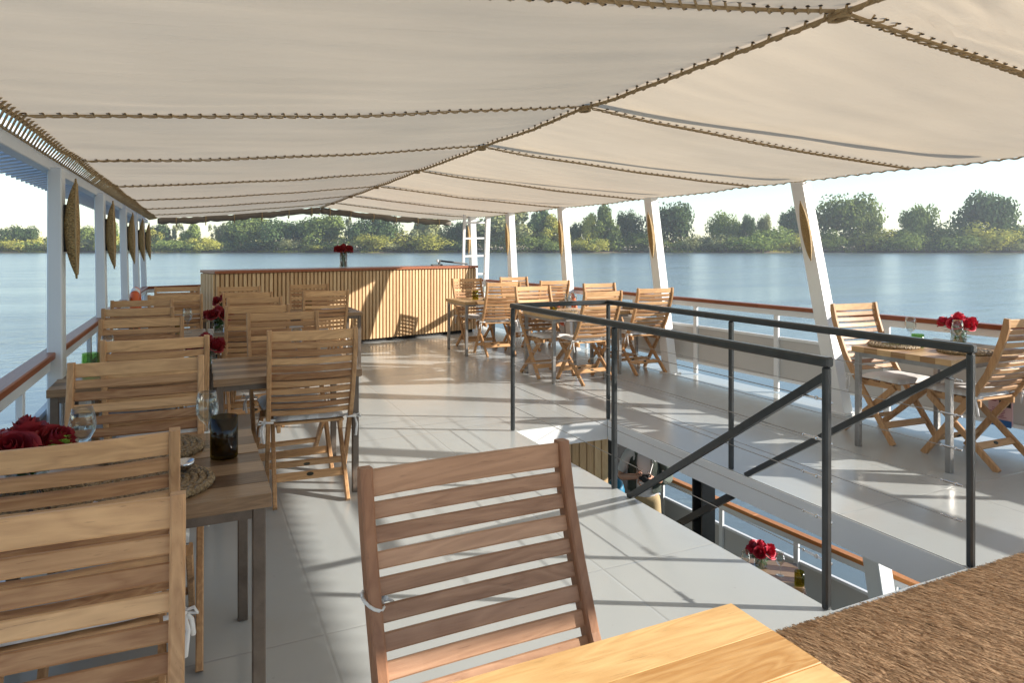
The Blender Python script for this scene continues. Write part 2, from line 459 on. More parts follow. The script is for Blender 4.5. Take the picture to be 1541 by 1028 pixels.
def trunk_mesh(seed, kind):
    r = random.Random(seed); b = MB()
    top = .6 if kind != 'bush' else .4
    n = 1 if kind != 'bush' else 4
    for s in range(n):
        x0, y0 = (0, 0) if n == 1 else (r.uniform(-.4, .4), r.uniform(-.3, .3))
        b.tube([(x0, y0, -.06), (x0 + r.uniform(-.03, .03), y0, top * .4), (x0 + r.uniform(-.08, .08), y0, top)], .05, 6, True, [.05 / n ** .5, .04 / n ** .5, .018])
        for k in range(4):
            a = r.uniform(0, 6.28); z = r.uniform(.25, .5) * (top / .6)
            b.tube([(x0, y0, z), (x0 + .25 * math.cos(a), y0 + .25 * math.sin(a), z + .16), (x0 + .5 * math.cos(a), y0 + .5 * math.sin(a), z + .28)], .02, 5, True, [.022, .015, .006])
    o = b.build('trunk', 'bark'); me = o.data; bpy.data.objects.remove(o); return me
TRUNK = {k: [trunk_mesh(5 + i * 3 + s, k) for s in range(2)] for i, k in enumerate(('broad', 'bush'))}
def tree(px, hw, top, shape, mat, label, base=379.5, back=None, group=None):
    global rng
    if back is None: back = 34 if shape != 'bush' else 12
    back += bank_wob(px)
    dist = BANK + back
    nm = {'bush': 'riverside_bush', 'sparse': 'sparse_tree'}.get(shape, 'riverside_tree')
    z0 = -.6
    p = bank_pt(px, back, z0)
    hgt = (374.5 - top) / 1027. * dist + 1.5 - z0
    rad = hw / 1027. * dist * (1.25 if px < 860 and shape != 'sparse' else 1.)
    t = thing(nm, label, 'bush' if shape == 'bush' else 'tree', p, rng.uniform(0, 6.28), group or ('bushes along the far bank' if shape == 'bush' else 'trees on the far bank'))
    me = rng.choice(CROWN[shape])
    c = bpy.data.objects.new('crown', me); C.objects.link(c); c.parent = t; slot(c, mat)
    kx = {'broad': 1.4, 'tall': 2.0, 'sparse': 1.3, 'bush': 1.6}[shape]
    c.scale = (rad * kx, rad * kx, hgt * 1.04)
    k = bpy.data.objects.new('trunk', rng.choice(TRUNK['bush' if shape == 'bush' else 'broad'])); C.objects.link(k); k.parent = t
    k.scale = (rad * .7, rad * .7, hgt)
    return t
TREES = [
 (6, 15, 342, 'sparse', 'leaves_pale', 'thin pale tree at the very edge beside the widest upright post'),
 (34, 18, 341, 'broad', 'leaves_dark', 'low dark rounded tree just beside the widest upright post'),
 (22, 22, 356, 'bush', 'leaves_yellow', 'pale yellow bush before the low dark tree at the edge'),
 (106, 14, 340, 'sparse', 'leaves_pale', 'thin tree half behind the largest woven sconce'),
 (124, 20, 342, 'broad', 'leaves_mid', 'green tree between the largest woven sconce and the second upright post'),
 (112, 24, 357, 'bush', 'leaves_pale', 'pale bush under the tree between the first two upright posts'),
 (166, 13, 334, 'tall', 'leaves_mid', 'tall green tree just past the second woven sconce'),
 (168, 14, 352, 'bush', 'leaves_yellow', 'ochre bush between the second sconce and third upright post'),
 (226, 14, 346, 'broad', 'leaves_yellow', 'yellow green tree just past the last upright post'),
 (244, 15, 339, 'tall', 'leaves_dark', 'dark narrow tree under the start of the rolled canvas'),
 (264, 13, 337, 'sparse', 'leaves_pale', 'thin grey crown between two fuller trees below the rolled canvas'),
 (291, 12, 338, 'tall', 'leaves_mid', 'tall slim green tree above a yellow round bush'),
 (309, 18, 354, 'bush', 'leaves_yellow', 'round yellow bush at the water above the end of the bar'),
 (272, 22, 359, 'bush', 'leaves_mid', 'low green bush beside the round yellow bush near the bar end'),
 (330, 15, 337, 'sparse', 'leaves_pale', 'see-through tree above the end corner of the bar'),
 (345, 18, 343, 'broad', 'leaves_dark', 'dark tree next to the see-through tree over the bar end'),
 (377, 31, 327, 'broad', 'leaves_mid', 'broad green tree of the bar skyline, farthest from the vase'),
 (431, 29, 333, 'broad', 'leaves_dark', 'wide dark tree between the broad green tree and the vase tree'),
 (446, 17, 357, 'bush', 'leaves_pale', 'pale grey round bush at the water under the wide dark tree'),
 (392, 26, 362, 'bush', 'leaves_dark', 'low dark bush at the waterline under the broad green tree'),
 (491, 32, 325, 'broad', 'leaves_mid', 'large full tree rising directly behind the vase of roses on the bar'),
 (482, 20, 364, 'bush', 'leaves_yellow', 'small yellow bush at the water beside the roses on the bar'),
 (527, 9, 326, 'sparse', 'leaves_pale', 'thin palm-like tree poking up just past the roses on the bar'),
 (564, 28, 325, 'broad', 'leaves_dark', 'dense dark tree beyond the palm-like one, under the rolled canvas'),
 (560, 28, 350, 'bush', 'leaves_yellow', 'golden bush in front of the dense dark tree beyond the bar'),
 (606, 34, 346, 'bush', 'leaves_yellow', 'widest golden green bush above the bar top'),
 (585, 24, 360, 'bush', 'leaves_pale', 'grey green bush at the water below the golden bushes'),
 (640, 21, 332, 'tall', 'leaves_pale', 'pale olive tree between the bar vase and the ladder'),
 (650, 30, 352, 'bush', 'leaves_yellow', 'golden bush under the pale olive tree near the ladder'),
 (690, 20, 335, 'broad', 'leaves_dark', 'dark tree behind the upper part of the white ladder'),
 (676, 26, 358, 'bush', 'leaves_dark', 'dark bush at the waterline just beside the ladder foot'),
 (760, 34, 320, 'tall', 'leaves_pale', 'large olive tree between the ladder and the fourth leaning post'),
 (728, 22, 338, 'broad', 'leaves_mid', 'green tree showing through the ladder rungs'),
 (812, 15, 321, 'tall', 'leaves_dark', 'narrow dark tree between the fourth and third leaning posts'),
 (826, 19, 331, 'tall', 'leaves_yellow', 'yellow green tree against the third leaning post'),
 (815, 24, 352, 'bush', 'leaves_mid', 'green bush at the water between the fourth and third leaning posts'),
 (866, 11, 336, 'broad', 'leaves_dark', 'small dark distant tree just beyond the third leaning post'),
 (886, 14, 328, 'tall', 'leaves_yellow', 'yellowish slender tree beside a taller green one past the third leaning post'),
 (908, 20, 317, 'tall', 'leaves_mid', 'tall fresh green tree midway between the third and second leaning posts'),
 (944, 18, 320, 'broad', 'leaves_dark', 'dark rounded tree just short of the second leaning post'),
 (1013, 39, 309, 'broad', 'leaves_dark', 'broad umbrella-shaped tree directly past the second leaning post'),
 (955, 42, 341, 'bush', 'leaves_mid', 'big rounded bush at the water before the second leaning post'),
 (884, 24, 355, 'bush', 'leaves_yellow', 'yellow bush at the water past the third leaning post'),
 (1046, 26, 352, 'bush', 'leaves_pale', 'pale scrubby bush under the umbrella-shaped tree'),
 (1061, 10, 356, 'bush', 'leaves_dark', 'tiny dark round bush standing alone in pale scrub'),
 (1091, 24, 323, 'broad', 'leaves_mid', 'middling green dome between the second and first leaning posts'),
 (1088, 26, 350, 'bush', 'leaves_pale', 'pale scrub bush under the middling green dome'),
 (1127, 13, 324, 'broad', 'leaves_dark', 'dark grey tree just past the middling green dome'),
 (1151, 12, 325, 'broad', 'leaves_pale', 'small flat-topped pale tree above the big waterside thicket bush'),
 (1199, 25, 313, 'broad', 'leaves_dark', 'very dark tree just short of the first leaning post'),
 (1150, 46, 338, 'bush', 'leaves_mid', 'largest bush on the bank, green and low, before the very dark tree'),
 (1196, 26, 350, 'bush', 'leaves_yellow', 'yellowish bush against the first leaning post'),
 (1278, 46, 297, 'broad', 'leaves_mid', 'largest tree, high and wide, directly past the first leaning post'),
 (1296, 38, 341, 'bush', 'leaves_yellow', 'olive gold bush under the largest tree'),
 (1252, 24, 345, 'bush', 'leaves_mid', 'green bush beside the first leaning post below the largest tree'),
 (1384, 27, 309, 'broad', 'leaves_mid', 'lone domed tree with a small top knot on the open skyline'),
 (1488, 45, 291, 'broad', 'leaves_dark', 'highest dark tree on the skyline over the roses on the railside table'),
 (1360, 36, 338, 'bush', 'leaves_mid', 'green hedge bush under the lone domed tree'),
 (1422, 40, 334, 'bush', 'leaves_mid', 'hedge bush between the lone domed tree and the highest dark tree'),
 (1484, 40, 332, 'bush', 'leaves_yellow', 'golden hedge bush under the highest dark tree'),
 (1536, 36, 332, 'bush', 'leaves_mid', 'hedge bush at the very end of the bank past the highest dark tree'),
 (1400, 26, 352, 'bush', 'leaves_dark', 'dark waterside bush below the open skyline'),
 (1335, 22, 352, 'bush', 'leaves_dark', 'dark waterside bush where the olive gold bush ends'),
 (1505, 28, 352, 'bush', 'leaves_pale', 'grey green waterside bush under the golden hedge bush'),
]
for a in TREES: tree(*a)
# the low growth between them that nobody could count
r2 = random.Random(3)
BAND = [(-400, 352), (0, 352), (60, 349), (130, 356), (200, 350), (300, 356), (345, 351), (420, 356), (520, 351), (545, 345), (640, 344), (700, 349), (760, 345), (830, 351), (880, 345), (960, 345), (1020, 350), (1060, 353),
        (1100, 346), (1230, 343), (1262, 346), (1330, 336), (1400, 333), (1541, 331), (1900, 336)]
def band(px):
    for (x0, y0), (x1, y1) in zip(BAND, BAND[1:]):
        if px <= x1: return y0 + (y1 - y0) * max(0, px - x0) / (x1 - x0)
    return 340
def scrub(name, label, mat, n, lo, hi, b0, b1):
    b = MB()
    for i in range(n):
        px = r2.uniform(-300, 1850); k = r2.random()
        lump = mnoise.noise(Vector((px * .045, 0, 3))) + .6 * mnoise.noise(Vector((px * .14, 5, 3)))
        bk = b0 + (b1 - b0) * k + bank_wob(px)
        H = (374.5 - band(px)) / 1027. * (BANK + bk) + 4.2
        f = lo + (hi - lo) * r2.random() ** .8
        f2 = f * (.86 + .34 * lump) * (1 - .35 * (1 - k) * f)
        p = bank_pt(px, bk + 5 * mnoise.noise(Vector((px * .09, f * 4, 0))), -2.7 + f2 * H)
        nn = Vector((r2.gauss(.2, .6), r2.gauss(-.4, .6), r2.gauss(.6, .5))).normalized()
        t = nn.cross(Vector((r2.random() - .5, r2.random() - .5, r2.random() - .5))).normalized(); u = nn.cross(t)
        q = r2.uniform(.45, 1.5)
        b.face([p + t * q, p + u * q, p - t * q, p - u * q * .8])
    o = b.build(name, mat, None, False, False); o['kind'] = 'stuff'; o['label'] = label; return o
scrub('undergrowth', 'tangle of green scrub along the far waterline', 'leaves_mid', 42000, 0, .72, 3, 34)
scrub('thicket', 'golden green thicket top running along the far bank', 'leaves_yellow', 36000, .45, 1.0, 14, 60)
b = MB()
for i in range(9000):
    px = r2.uniform(-200, 1750)
    if mnoise.noise(Vector((px * .013, 7, 1))) < .05: continue
    p = bank_pt(px, 1 + r2.random() * 9 + bank_wob(px), -2.9)
    hh = r2.uniform(1., 3.2); s = r2.uniform(.2, .5); dx = r2.uniform(-.8, .8)
    b.face([p + Vector((-s, 0, 0)), p + Vector((s, 0, 0)), p + Vector((dx + s * .3, 0, hh)), p + Vector((dx - s * .3, 0, hh))])
o = b.build('reeds', 'leaves_yellow', None, False, False); o['kind'] = 'stuff'; o['label'] = 'dry yellow reeds at the edge of the far bank'

# ------------------------------------------------------------------ boat decks
RAILR = [(-3., 5.9), (-1., 5.86), (3., 5.70), (5.5, 5.5), (7., 5.42), (9., 5.36), (11., 5.24), (12.4, 5.14), (13., 5.05)]
def rx(y):
    for (y0, x0), (y1, x1) in zip(RAILR, RAILR[1:]):
        if y <= y1: return x0 + (x1 - x0) * (y - y0) / (y1 - y0)
    return RAILR[-1][1]
LX = -.76
OX0, OX1, OY0, OY1 = 2.40, 3.30, 2.0, 5.08
T = .15
def deck_mesh():
    b = MB()
    ys = [-3., -1., OY0, 3., OY1, 5.5, 7., 9., 11., 12.4, 13.]
    def quad(x0a, x1a, y0, x0b, x1b, y1):
        b.hexa([(x0a, y0, -T), (x1a, y0, -T), (x1b, y1, -T), (x0b, y1, -T), (x0a, y0, 0), (x1a, y0, 0), (x1b, y1, 0), (x0b, y1, 0)])
    for y0, y1 in zip(ys, ys[1:]):
        ra, rb = rx(y0) + .06, rx(y1) + .06
        if OY0 <= y0 and y1 <= OY1:
            quad(LX - .05, OX0, y0, LX - .05, OX0, y1); quad(OX1, ra, y0, OX1, rb, y1)
        else: quad(LX - .05, ra, y0, LX - .05, rb, y1)
    bmesh.ops.remove_doubles(b.bm, verts=b.bm.verts[:], dist=1e-4)
    # drop the inner walls between neighbouring plates
    kill = [f for f in b.bm.faces if abs(f.normal.y) > .99 and not any(abs(f.calc_center_median().y - q) < 1e-3 for q in (-3., 13.)) and not (OX0 - .01 < f.calc_center_median().x < OX1 + .01)]
    seen = {}
    for f in b.bm.faces:
        key = tuple(sorted(v.index for v in f.verts)) if False else tuple(round(c, 3) for c in f.calc_center_median())
        seen.setdefault(key, []).append(f)
    dead = [f for fs in seen.values() if len(fs) > 1 for f in fs]
    bmesh.ops.delete(b.bm, geom=dead, context='FACES')
    return b
struct(deck_mesh().build('deck', 'deck_paint'))
# painted edge trim of the stairwell
b = MB()
b.box(((OX0 + OX1) / 2, OY1 + .004, -T / 2 - .012), (OX1 - OX0 - .02, .012, T + .016))
b.beam((OX1 - .004, OY0, -T / 2 - .012), (OX1 - .004, OY1 - .01, -T / 2 - .012), .012, T + .016)
tag(b.build('hatch_trim', 'white_paint'), 'white painted trim lining the inside of the stair hatch', 'trim')
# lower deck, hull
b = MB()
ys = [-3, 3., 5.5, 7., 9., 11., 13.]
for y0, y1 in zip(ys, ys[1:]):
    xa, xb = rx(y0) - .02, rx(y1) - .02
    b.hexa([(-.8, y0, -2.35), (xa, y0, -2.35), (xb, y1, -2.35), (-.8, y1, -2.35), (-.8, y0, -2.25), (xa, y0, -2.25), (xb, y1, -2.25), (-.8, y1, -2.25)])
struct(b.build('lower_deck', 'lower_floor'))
b = MB()
for y0, y1 in zip(ys, ys[1:]):
    xa, xb = rx(y0) + .02, rx(y1) + .02
    b.hexa([(-.84, y0, -3.5), (xa, y0, -3.5), (xb, y1, -3.5), (-.84, y1, -3.5), (-.84, y0, -2.36), (xa, y0, -2.36), (xb, y1, -2.36), (-.84, y1, -2.36)])
bmesh.ops.remove_doubles(b.bm, verts=b.bm.verts[:], dist=1e-4)
tag(b.build('boat_hull', 'white_paint'), 'white hull of the boat under the lower deck', 'hull')

# ------------------------------------------------------------------ rails and bulwarks
def rail_run(name, label, pts, zt, capmat, panel=True, inward=(-1, 0), pan=(.13, .56), stan=1.15, side='white_paint'):
    """cap board, white strip below, stanchions and low panels along a polyline of (x,y)"""
    t = thing(name, label, 'railing', (pts[0][0], pts[0][1], 0))
    off = Vector((pts[0][0], pts[0][1], 0))
    def q(x, y, z): return Vector((x, y, z)) - off
    cap, strip = MB(), MB()
    for (x0, y0), (x1, y1) in zip(pts, pts[1:]):
        d = Vector((x1 - x0, y1 - y0, 0)).normalized() * .002
        cap.beam(q(x0, y0, zt - .02) , q(x1, y1, zt - .02) + d, .085, .04, bev=.006)
        strip.beam(q(x0, y0, zt - .07), q(x1, y1, zt - .07), .045, .06)
    cap.build('rail_cap', capmat, t); strip.build('rail_strip', side, t)
    # stanchions at even spacing
    L_ = [0]
    for (x0, y0), (x1, y1) in zip(pts, pts[1:]): L_.append(L_[-1] + math.hypot(x1 - x0, y1 - y0))
    def at(s):
        for i in range(len(pts) - 1):
            if s <= L_[i + 1] + 1e-6:
                f = (s - L_[i]) / (L_[i + 1] - L_[i]); return (pts[i][0] + f * (pts[i + 1][0] - pts[i][0]), pts[i][1] + f * (pts[i + 1][1] - pts[i][1]))
        return pts[-1]
    n = max(1, int(round(L_[-1] / stan)))
    base = zt - .9
    for k in range(n + 1):
        x, y = at(L_[-1] * k / n); x2, y2 = at(min(L_[-1], L_[-1] * k / n + .05)); x3, y3 = at(max(0, L_[-1] * k / n - .05))
        sb = MB(); ang = math.atan2(y2 - y3, x2 - x3)
        sb.box(q(x, y, base + .40), (.055, .03, .80), ang, .003)
        sb.build('stanchion', side, t)
        if panel and k < n:
            xa, ya = at(L_[-1] * (k + .5) / n - L_[-1] / n * .485); xb, yb = at(L_[-1] * (k + .5) / n + L_[-1] / n * .485)
            pb = MB(); io = Vector((inward[0], inward[1], 0)) * .024
            pb.beam(q(xa, ya, base + (pan[0] + pan[1]) / 2) - io, q(xb, yb, base + (pan[0] + pan[1]) / 2) - io, .012, pan[1] - pan[0])
            po = pb.build('bulwark_panel', 'panel_grey', t)
            for zz in (pan[0], pan[1]):
                fb = MB(); fb.beam(q(xa, ya, base + zz) - io, q(xb, yb, base + zz) - io, .034, .028)
                fb.build('panel_lip', side, po)
    return t
rr = [(rx(y), y) for y in (-3., -1., 1., 3., 4.2, 5.5, 7., 9., 11., 12.4)]
rail_run('bulwark_railing', 'white panelled railing with a red-brown cap behind the leaning posts', rr, .91, 'mahogany')
ll = [(-.775, -3.), (-.77, 1.), (-.755, 5.), (-.74, 9.), (-.69, 12.15)]
rail_run('bulwark_railing', 'white panelled railing with a brown cap behind the upright posts', ll, .91, 'mahogany', True, (1, 0), side='white_paint_shaded')
rail_run('bow_railing', 'dark capped cross railing at the bow behind the bar', [(-.69, 12.15), (.3, 12.5), (2.6, 12.75), (5.14, 12.4)], .91, 'mahogany_x', False)
lr = [(rx(y) - .06, y) for y in (-1., 1., 3., 4.2, 5.5, 7., 9., 12.)]
rail_run('lower_railing', 'white lower deck railing with an orange-brown cap over the water', lr, -1.34, 'orange_rail', True, (-1, 0), (.0, .60), .99)
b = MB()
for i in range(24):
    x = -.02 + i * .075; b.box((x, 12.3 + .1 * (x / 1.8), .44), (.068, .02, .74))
tag(b.build('plank_screen', 'plank_brown'), 'dark brown vertical board screen below the bow rail beside the bar', 'screen')
# ------------------------------------------------------------------ canopy posts, eave beam
LEAN_Y, LEAN_X = .296, .085
POSTY_R = [2.3, 4.64, 6.93, 9.15, 10.92, 12.5]
POSTY_L = [4.70, 6.86, 9.1, 10.85, 12.4]
def lean_post(x, y, sgn, wx, wy, h, label, grp, mat):
    t = thing('canopy_post', label, 'post', (x, y, 0), 0, grp)
    b = MB()
    d = Vector((sgn * LEAN_X * h, LEAN_Y * h, h))
    e = [(-wx / 2, -wy / 2), (wx / 2, -wy / 2), (wx / 2, wy / 2), (-wx / 2, wy / 2)]
    b.hexa([Vector((*q, 0)) for q in e] + [Vector((*q, 0)) + d for q in e])
    bmesh.ops.bevel(b.bm, geom=b.bm.edges[:], offset=.006, segments=1, affect='EDGES')
    b.build('post_shaft', mat, t)
    f = MB(); f.box((0, 0, .008), (wx + .05, wy + .05, .016)); f.build('foot_plate', mat, t)
    return t
ordR = ['short-cropped leaning white post casting shade beyond the picture side', 'widest leaning white post, beside the railside table with roses', 'second leaning white post, behind the chairs past the stair rail',
        'third leaning white post, above the orange lifebuoy', 'fourth leaning white post, next before the ladder', 'thin leaning white post seen through the ladder']
ordR[0] = 'leaning white post aft of the railside table with roses'
for y, lb in zip(POSTY_R, ordR):
    lean_post(rx(y) - .13 - LEAN_X * .9, y - LEAN_Y * .9, 1, .12, .15, 2.17, lb, 'leaning canopy posts', 'white_paint')
ordL = ['widest upright white post, beside the plank table with the carved green tumbler', 'second upright white post along the slatted eave beam', 'third upright white post along the slatted eave beam',
        'fourth upright white post along the slatted eave beam', 'last upright white post where the eave meets the rolled canvas']
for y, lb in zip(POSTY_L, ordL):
    lean_post(-.72 + .5 * LEAN_X, y - LEAN_Y * .9, -.55, .075, .14, 2.0, lb, 'upright canopy posts', 'white_paint_shaded')
t = thing('eave_beam', 'white eave beam coloured blue as in shade, with a slatted louvre along the upright posts', 'beam', (-.85, 0, 2.035))
b = MB(); b.beam((0, -1.2, 0), (.06, 14.1, -.02), .07, .09, bev=.004); b.build('beam', 'white_paint_shaded', t)
b = MB(); b.beam((-.028, -1.2, .082), (.032, 14.1, .062), .010, .075); b.build('beam_lip', 'white_paint_shaded', t)
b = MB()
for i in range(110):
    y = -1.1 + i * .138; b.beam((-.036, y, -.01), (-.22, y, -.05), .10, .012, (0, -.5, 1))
b.build('louvre_slat', 'white_paint_shaded', t)

# ------------------------------------------------------------------ canopy
RIDGE = 2.34
SEAM = [-.74, 1.92, 3.88, 5.66, 7.62, 9.55, 11.3, 12.9, 14.25]
def eave_l(y): return -.76 + .012 * (y - 4)
def eave_r(y): return 5.70 - .045 * (y - 2.5) if y > 2.5 else 5.72
def tent_z(u, y, sagk=1.):
    """u in [-1,1] from the eave by the upright posts to the leaning-post eave"""
    ridge = 2.465 - .0085 * max(0, y - 2)
    ev = (2.16 - .006 * y) if u < 0 else (2.225 - .006 * y)
    a = abs(u)
    z = ridge + (ev - ridge) * a - .10 * a * (1 - a)
    for s0, s1 in zip(SEAM, SEAM[1:]):
        if s0 <= y <= s1:
            f = (y - s0) / (s1 - s0)
            z -= .030 * sagk * math.sin(math.pi * f) * 4 * a * (1 - a) + .008 * math.sin(math.pi * f)
            if y < SEAM[1]:
                d = math.hypot(u * 3.1, y - 1.92)
                ang = math.atan2(y - 1.92, u * 3.1)
                z += .016 * math.sin(ang * 34 + 3 * mnoise.noise(Vector((u * 3, y, 0)))) * min(1, d / .4) * max(0, 1 - d / 2.6)
    z += .012 * mnoise.noise(Vector((u * 3.5, y * 1.6, 1.))) + .007 * mnoise.noise(Vector((u * 5., y * 7., 4.)))
    return z
def tent_pt(u, y, dz=0.):
    x = RIDGE + (RIDGE - eave_l(y)) * u if u < 0 else RIDGE + (eave_r(y) - RIDGE) * u
    return Vector((x, y, tent_z(u, y) + dz))
cn = thing('canopy', 'cream laced canvas canopy spanning the whole upper deck', 'canopy', (RIDGE, 6., 0))
off = Vector((RIDGE, 6., 0))
GAP = 0.
for s0, s1 in zip(SEAM, SEAM[1:]):
    for sg in (-1, 1):
        b = MB()
        def f(u, v):
            uu = sg * u; yy = s0 + GAP + (s1 - s0 - 2 * GAP) * v
            p = tent_pt(uu, yy)
            if u > .999: # scalloped free edge between lacing points
                p.x += sg * .010 * math.sin(yy * 2 * math.pi / .13)
            return p - off
        nv = max(10, int((s1 - s0) / .035)) 
        b.grid(f, 30, nv)
        b.build('fabric_panel', 'canopy_cloth', cn, True)
def stitches(b, e, fa, fb, n, r=.0048, dz=-.009):
    """cords crossing a seam from eyelet to eyelet; fa/fb give the two rows of eyelets"""
    for i in range(n):
        p, q = fa(i / n), fb((i + 1.25) / n)
        m = (p + q) / 2
        b.tube([p + Vector((0, 0, .012)), p * .86 + q * .14 + Vector((0, 0, dz)), m + Vector((0, 0, dz * 1.5)), p * .12 + q * .88 + Vector((0, 0, dz)), q + Vector((0, 0, .012))], r, 5, False)
        for k in (p, q): e.ball(k + Vector((0, 0, -.002)), .0085, 6, 4, (1.3, 1, .35))
for i, s in enumerate(SEAM[1:-1]):
    for sg in (-1, 1):
        b, e = MB(), MB()
        b.tube([tent_pt(sg * (.01 + .985 * k / 40), s, -.010) - off for k in range(41)], .0038 if i else .008, 5)
        n = 44 if i < 4 else 34
        wdt = .036
        stitches(b, e, lambda t: tent_pt(sg * (.02 + .96 * t), s + wdt, -.004) - off, lambda t: tent_pt(sg * (.02 + .96 * t), s - wdt, -.004) - off, n)
        b.merge(e); ro = b.build('seam_lacing', 'rope_jute', cn, True); ro.data.materials.append(M['eyelet_dark'])
b, e = MB(), MB()
b.tube([Vector((RIDGE, y, tent_z(0, y) - .022)) - off for y in [SEAM[0] + k * (SEAM[-1] - SEAM[0]) / 120 for k in range(121)]], .010, 6)
stitches(b, e, lambda t: tent_pt(-.0085, SEAM[0] + (SEAM[-1] - SEAM[0]) * t, -.004) - off, lambda t: tent_pt(.0085, SEAM[0] + (SEAM[-1] - SEAM[0]) * t, -.004) - off, 150, .0055, -.016)
for s in SEAM[1:-1]:       # knots where the seams meet the ridge
    for k in range(5):
        a = k * 1.3; p = Vector((RIDGE, s, tent_z(0, s) - .03)) - off
        b.tube([p + Vector((.03 * math.cos(a + q * .9), .045 * math.sin(a + q * .9), -.012 * math.sin(q))) for q in range(7)], .008, 5)
b.merge(e); ro = b.build('ridge_lacing', 'rope_jute', cn, True); ro.data.materials.append(M['eyelet_dark'])
for sg, nm in ((-1, 'l'), (1, 'r')):
    b = MB()
    if sg < 0:
        n = 200
        for i in range(n):
            y = SEAM[0] + .05 + (SEAM[-1] - SEAM[0] - .1) * i / n
            p = tent_pt(-.985, y) - off; q = Vector((-.85 + .004 * y + .03, y + .05, 2.085 - .0014 * y)) - off
            b.tube([p + Vector((0, 0, .01)), p + Vector((-.03, .01, -.02)), q + Vector((.02, 0, -.03)), q + Vector((-.02, .0, 0))], .0062, 5, False)
        b.tube([tent_pt(-1., SEAM[0] + (SEAM[-1] - SEAM[0]) * k / 100, -.008) - off for k in range(101)], .012, 6)
    else:
        b.tube([tent_pt(1., SEAM[0] + (SEAM[-1] - SEAM[0]) * k / 460, -.004 + .007 * math.sin(k * 1.7)) + Vector((.012 * math.cos(k * 1.7), 0, 0)) - off for k in range(461)], .008, 5)
    b.build('edge_lacing', 'rope_jute', cn, True)
# unseen poles added above the cloth, slanting to cast its dark bands
b = MB()
for s0, s1 in zip(SEAM[1:-1], SEAM[2:]):
    y0 = s1 - .16
    b.tube([Vector((RIDGE + .25, y0, 2.56 - .008 * y0)) - off, Vector((eave_r(y0), y0 - .62, 2.36 - .008 * y0)) - off], .045, 8)
    
b.build('canopy_pole', 'white_paint', cn)
# rolled side canvas at the bow end
b = MB()
for sg in (-1, 1):
    n = 46; pts, rad = [], []
    for k in range(n + 1):
        u = sg * (.002 + .988 * k / n); p = tent_pt(u, SEAM[-1] - .03)
        p.z -= .066 + .010 * math.sin(k * .55) + .006 * math.sin(k * 1.7 + 1); p.y += .03
        pts.append(p - off); rad.append(.064 + .006 * math.sin(k * .9) + .005 * math.sin(k * 2.3))
    b.tube(pts, .06, 10, True, rad)
ro = b.build('rolled_curtain', 'roll_canvas', cn, True)
b = MB()
for sg in (-1, 1):
    for k in (2, 9, 17, 25, 33, 41):
        u = sg * (.02 + .97 * k / 46); p = tent_pt(u, SEAM[-1] - .03) - off
        b.tube([p + Vector((.0, .1 * math.cos(a), -.085 + .095 * math.sin(a))) for a in [i * .5 for i in range(14)]], .009, 5)
b.build('tie_cord', 'rope_jute', ro)

# ------------------------------------------------------------------ woven sconces
def sconce_mesh():
    b = MB(); L, Wd, D = .64, .060, .066
    n, m = 28, 10
    def f(u, v):
        z = (u - .5) * L; k = (1 - (2 * abs(u - .5)) ** 2.) ** .9
        a = math.pi * v
        k = max(k, .14)
        return Vector((-D * k * math.sin(a), Wd * k * math.cos(a), z))
    b.grid(f, n, m)
    def g(u, v):
        k = max(.14, (1 - (2 * abs(u - .5)) ** 2.) ** .9); a = math.pi * v
        return Vector((.016 * k * math.sin(a), Wd * k * math.cos(a), (u - .5) * L))
    b.grid(g, n, m)
    return b
def sconce(loc, rz, label, first=[None], sc_=1.):
    if first[0] is None:
        t = thing('woven_sconce', label, 'wall light', loc, rz, 'woven sconces on the canopy posts')
        sconce_mesh().build('woven_shell', 'woven_gold', t, True)
        b = MB(); 
        for s in (-1, 1): b.tube([(.002, s * .060 * max(.14, (1 - (2 * abs(u - .5)) ** 2.) ** .9), (u - .5) * .64) for u in [k / 24 for k in range(1, 24)]], .005, 5)
        b.build('rim_cane', 'rope_jute', t)
        b = MB(); b.box((-.058, 0, 0), (.03, .012, .3)); b.build('bracket', 'black_plastic', t)
        first[0] = t; return t
    return dup(first[0], loc, rz, label)
nmL = ['largest woven gold sconce on the widest upright post', 'woven sconce on the second upright post', 'woven sconce on the third upright post', 'woven sconce on the fourth upright post', 'woven sconce on the last upright post']
for y, lb in zip(POSTY_L, nmL):
    h = 1.63; yy = y - LEAN_Y * .9 + LEAN_Y * h
    o = sconce((-.72 + .5 * LEAN_X - .55 * LEAN_X * h + .037 + .068, yy, h), 0, lb)
    o.rotation_euler = Vector((0, 0, 1)).rotation_difference(Vector((-.55 * LEAN_X, LEAN_Y, 1))).to_euler()
nmR = ['woven sconce in shade on the leaning post aft of the roses table', 'largest shaded woven sconce, on the widest leaning post', 'woven sconce on the second leaning post', 'woven sconce on the third leaning post', 'woven sconce on the fourth leaning post', 'woven sconce seen through the ladder']
for y, lb in list(zip(POSTY_R, nmR))[1:]:
    h = 1.68; yy = y - LEAN_Y * .9 + LEAN_Y * h
    o = sconce((rx(y) - .13 - LEAN_X * .9 + LEAN_X * h - .06 - .054, yy - .06, h), 0, lb)
    o.scale = (.8, .72, .96)
    o.rotation_euler = (Vector((0, 0, 1)).rotation_difference(Vector((LEAN_X, LEAN_Y, 1))).to_matrix() @ Matrix.Rotation(math.pi, 3, 'Z')).to_euler()

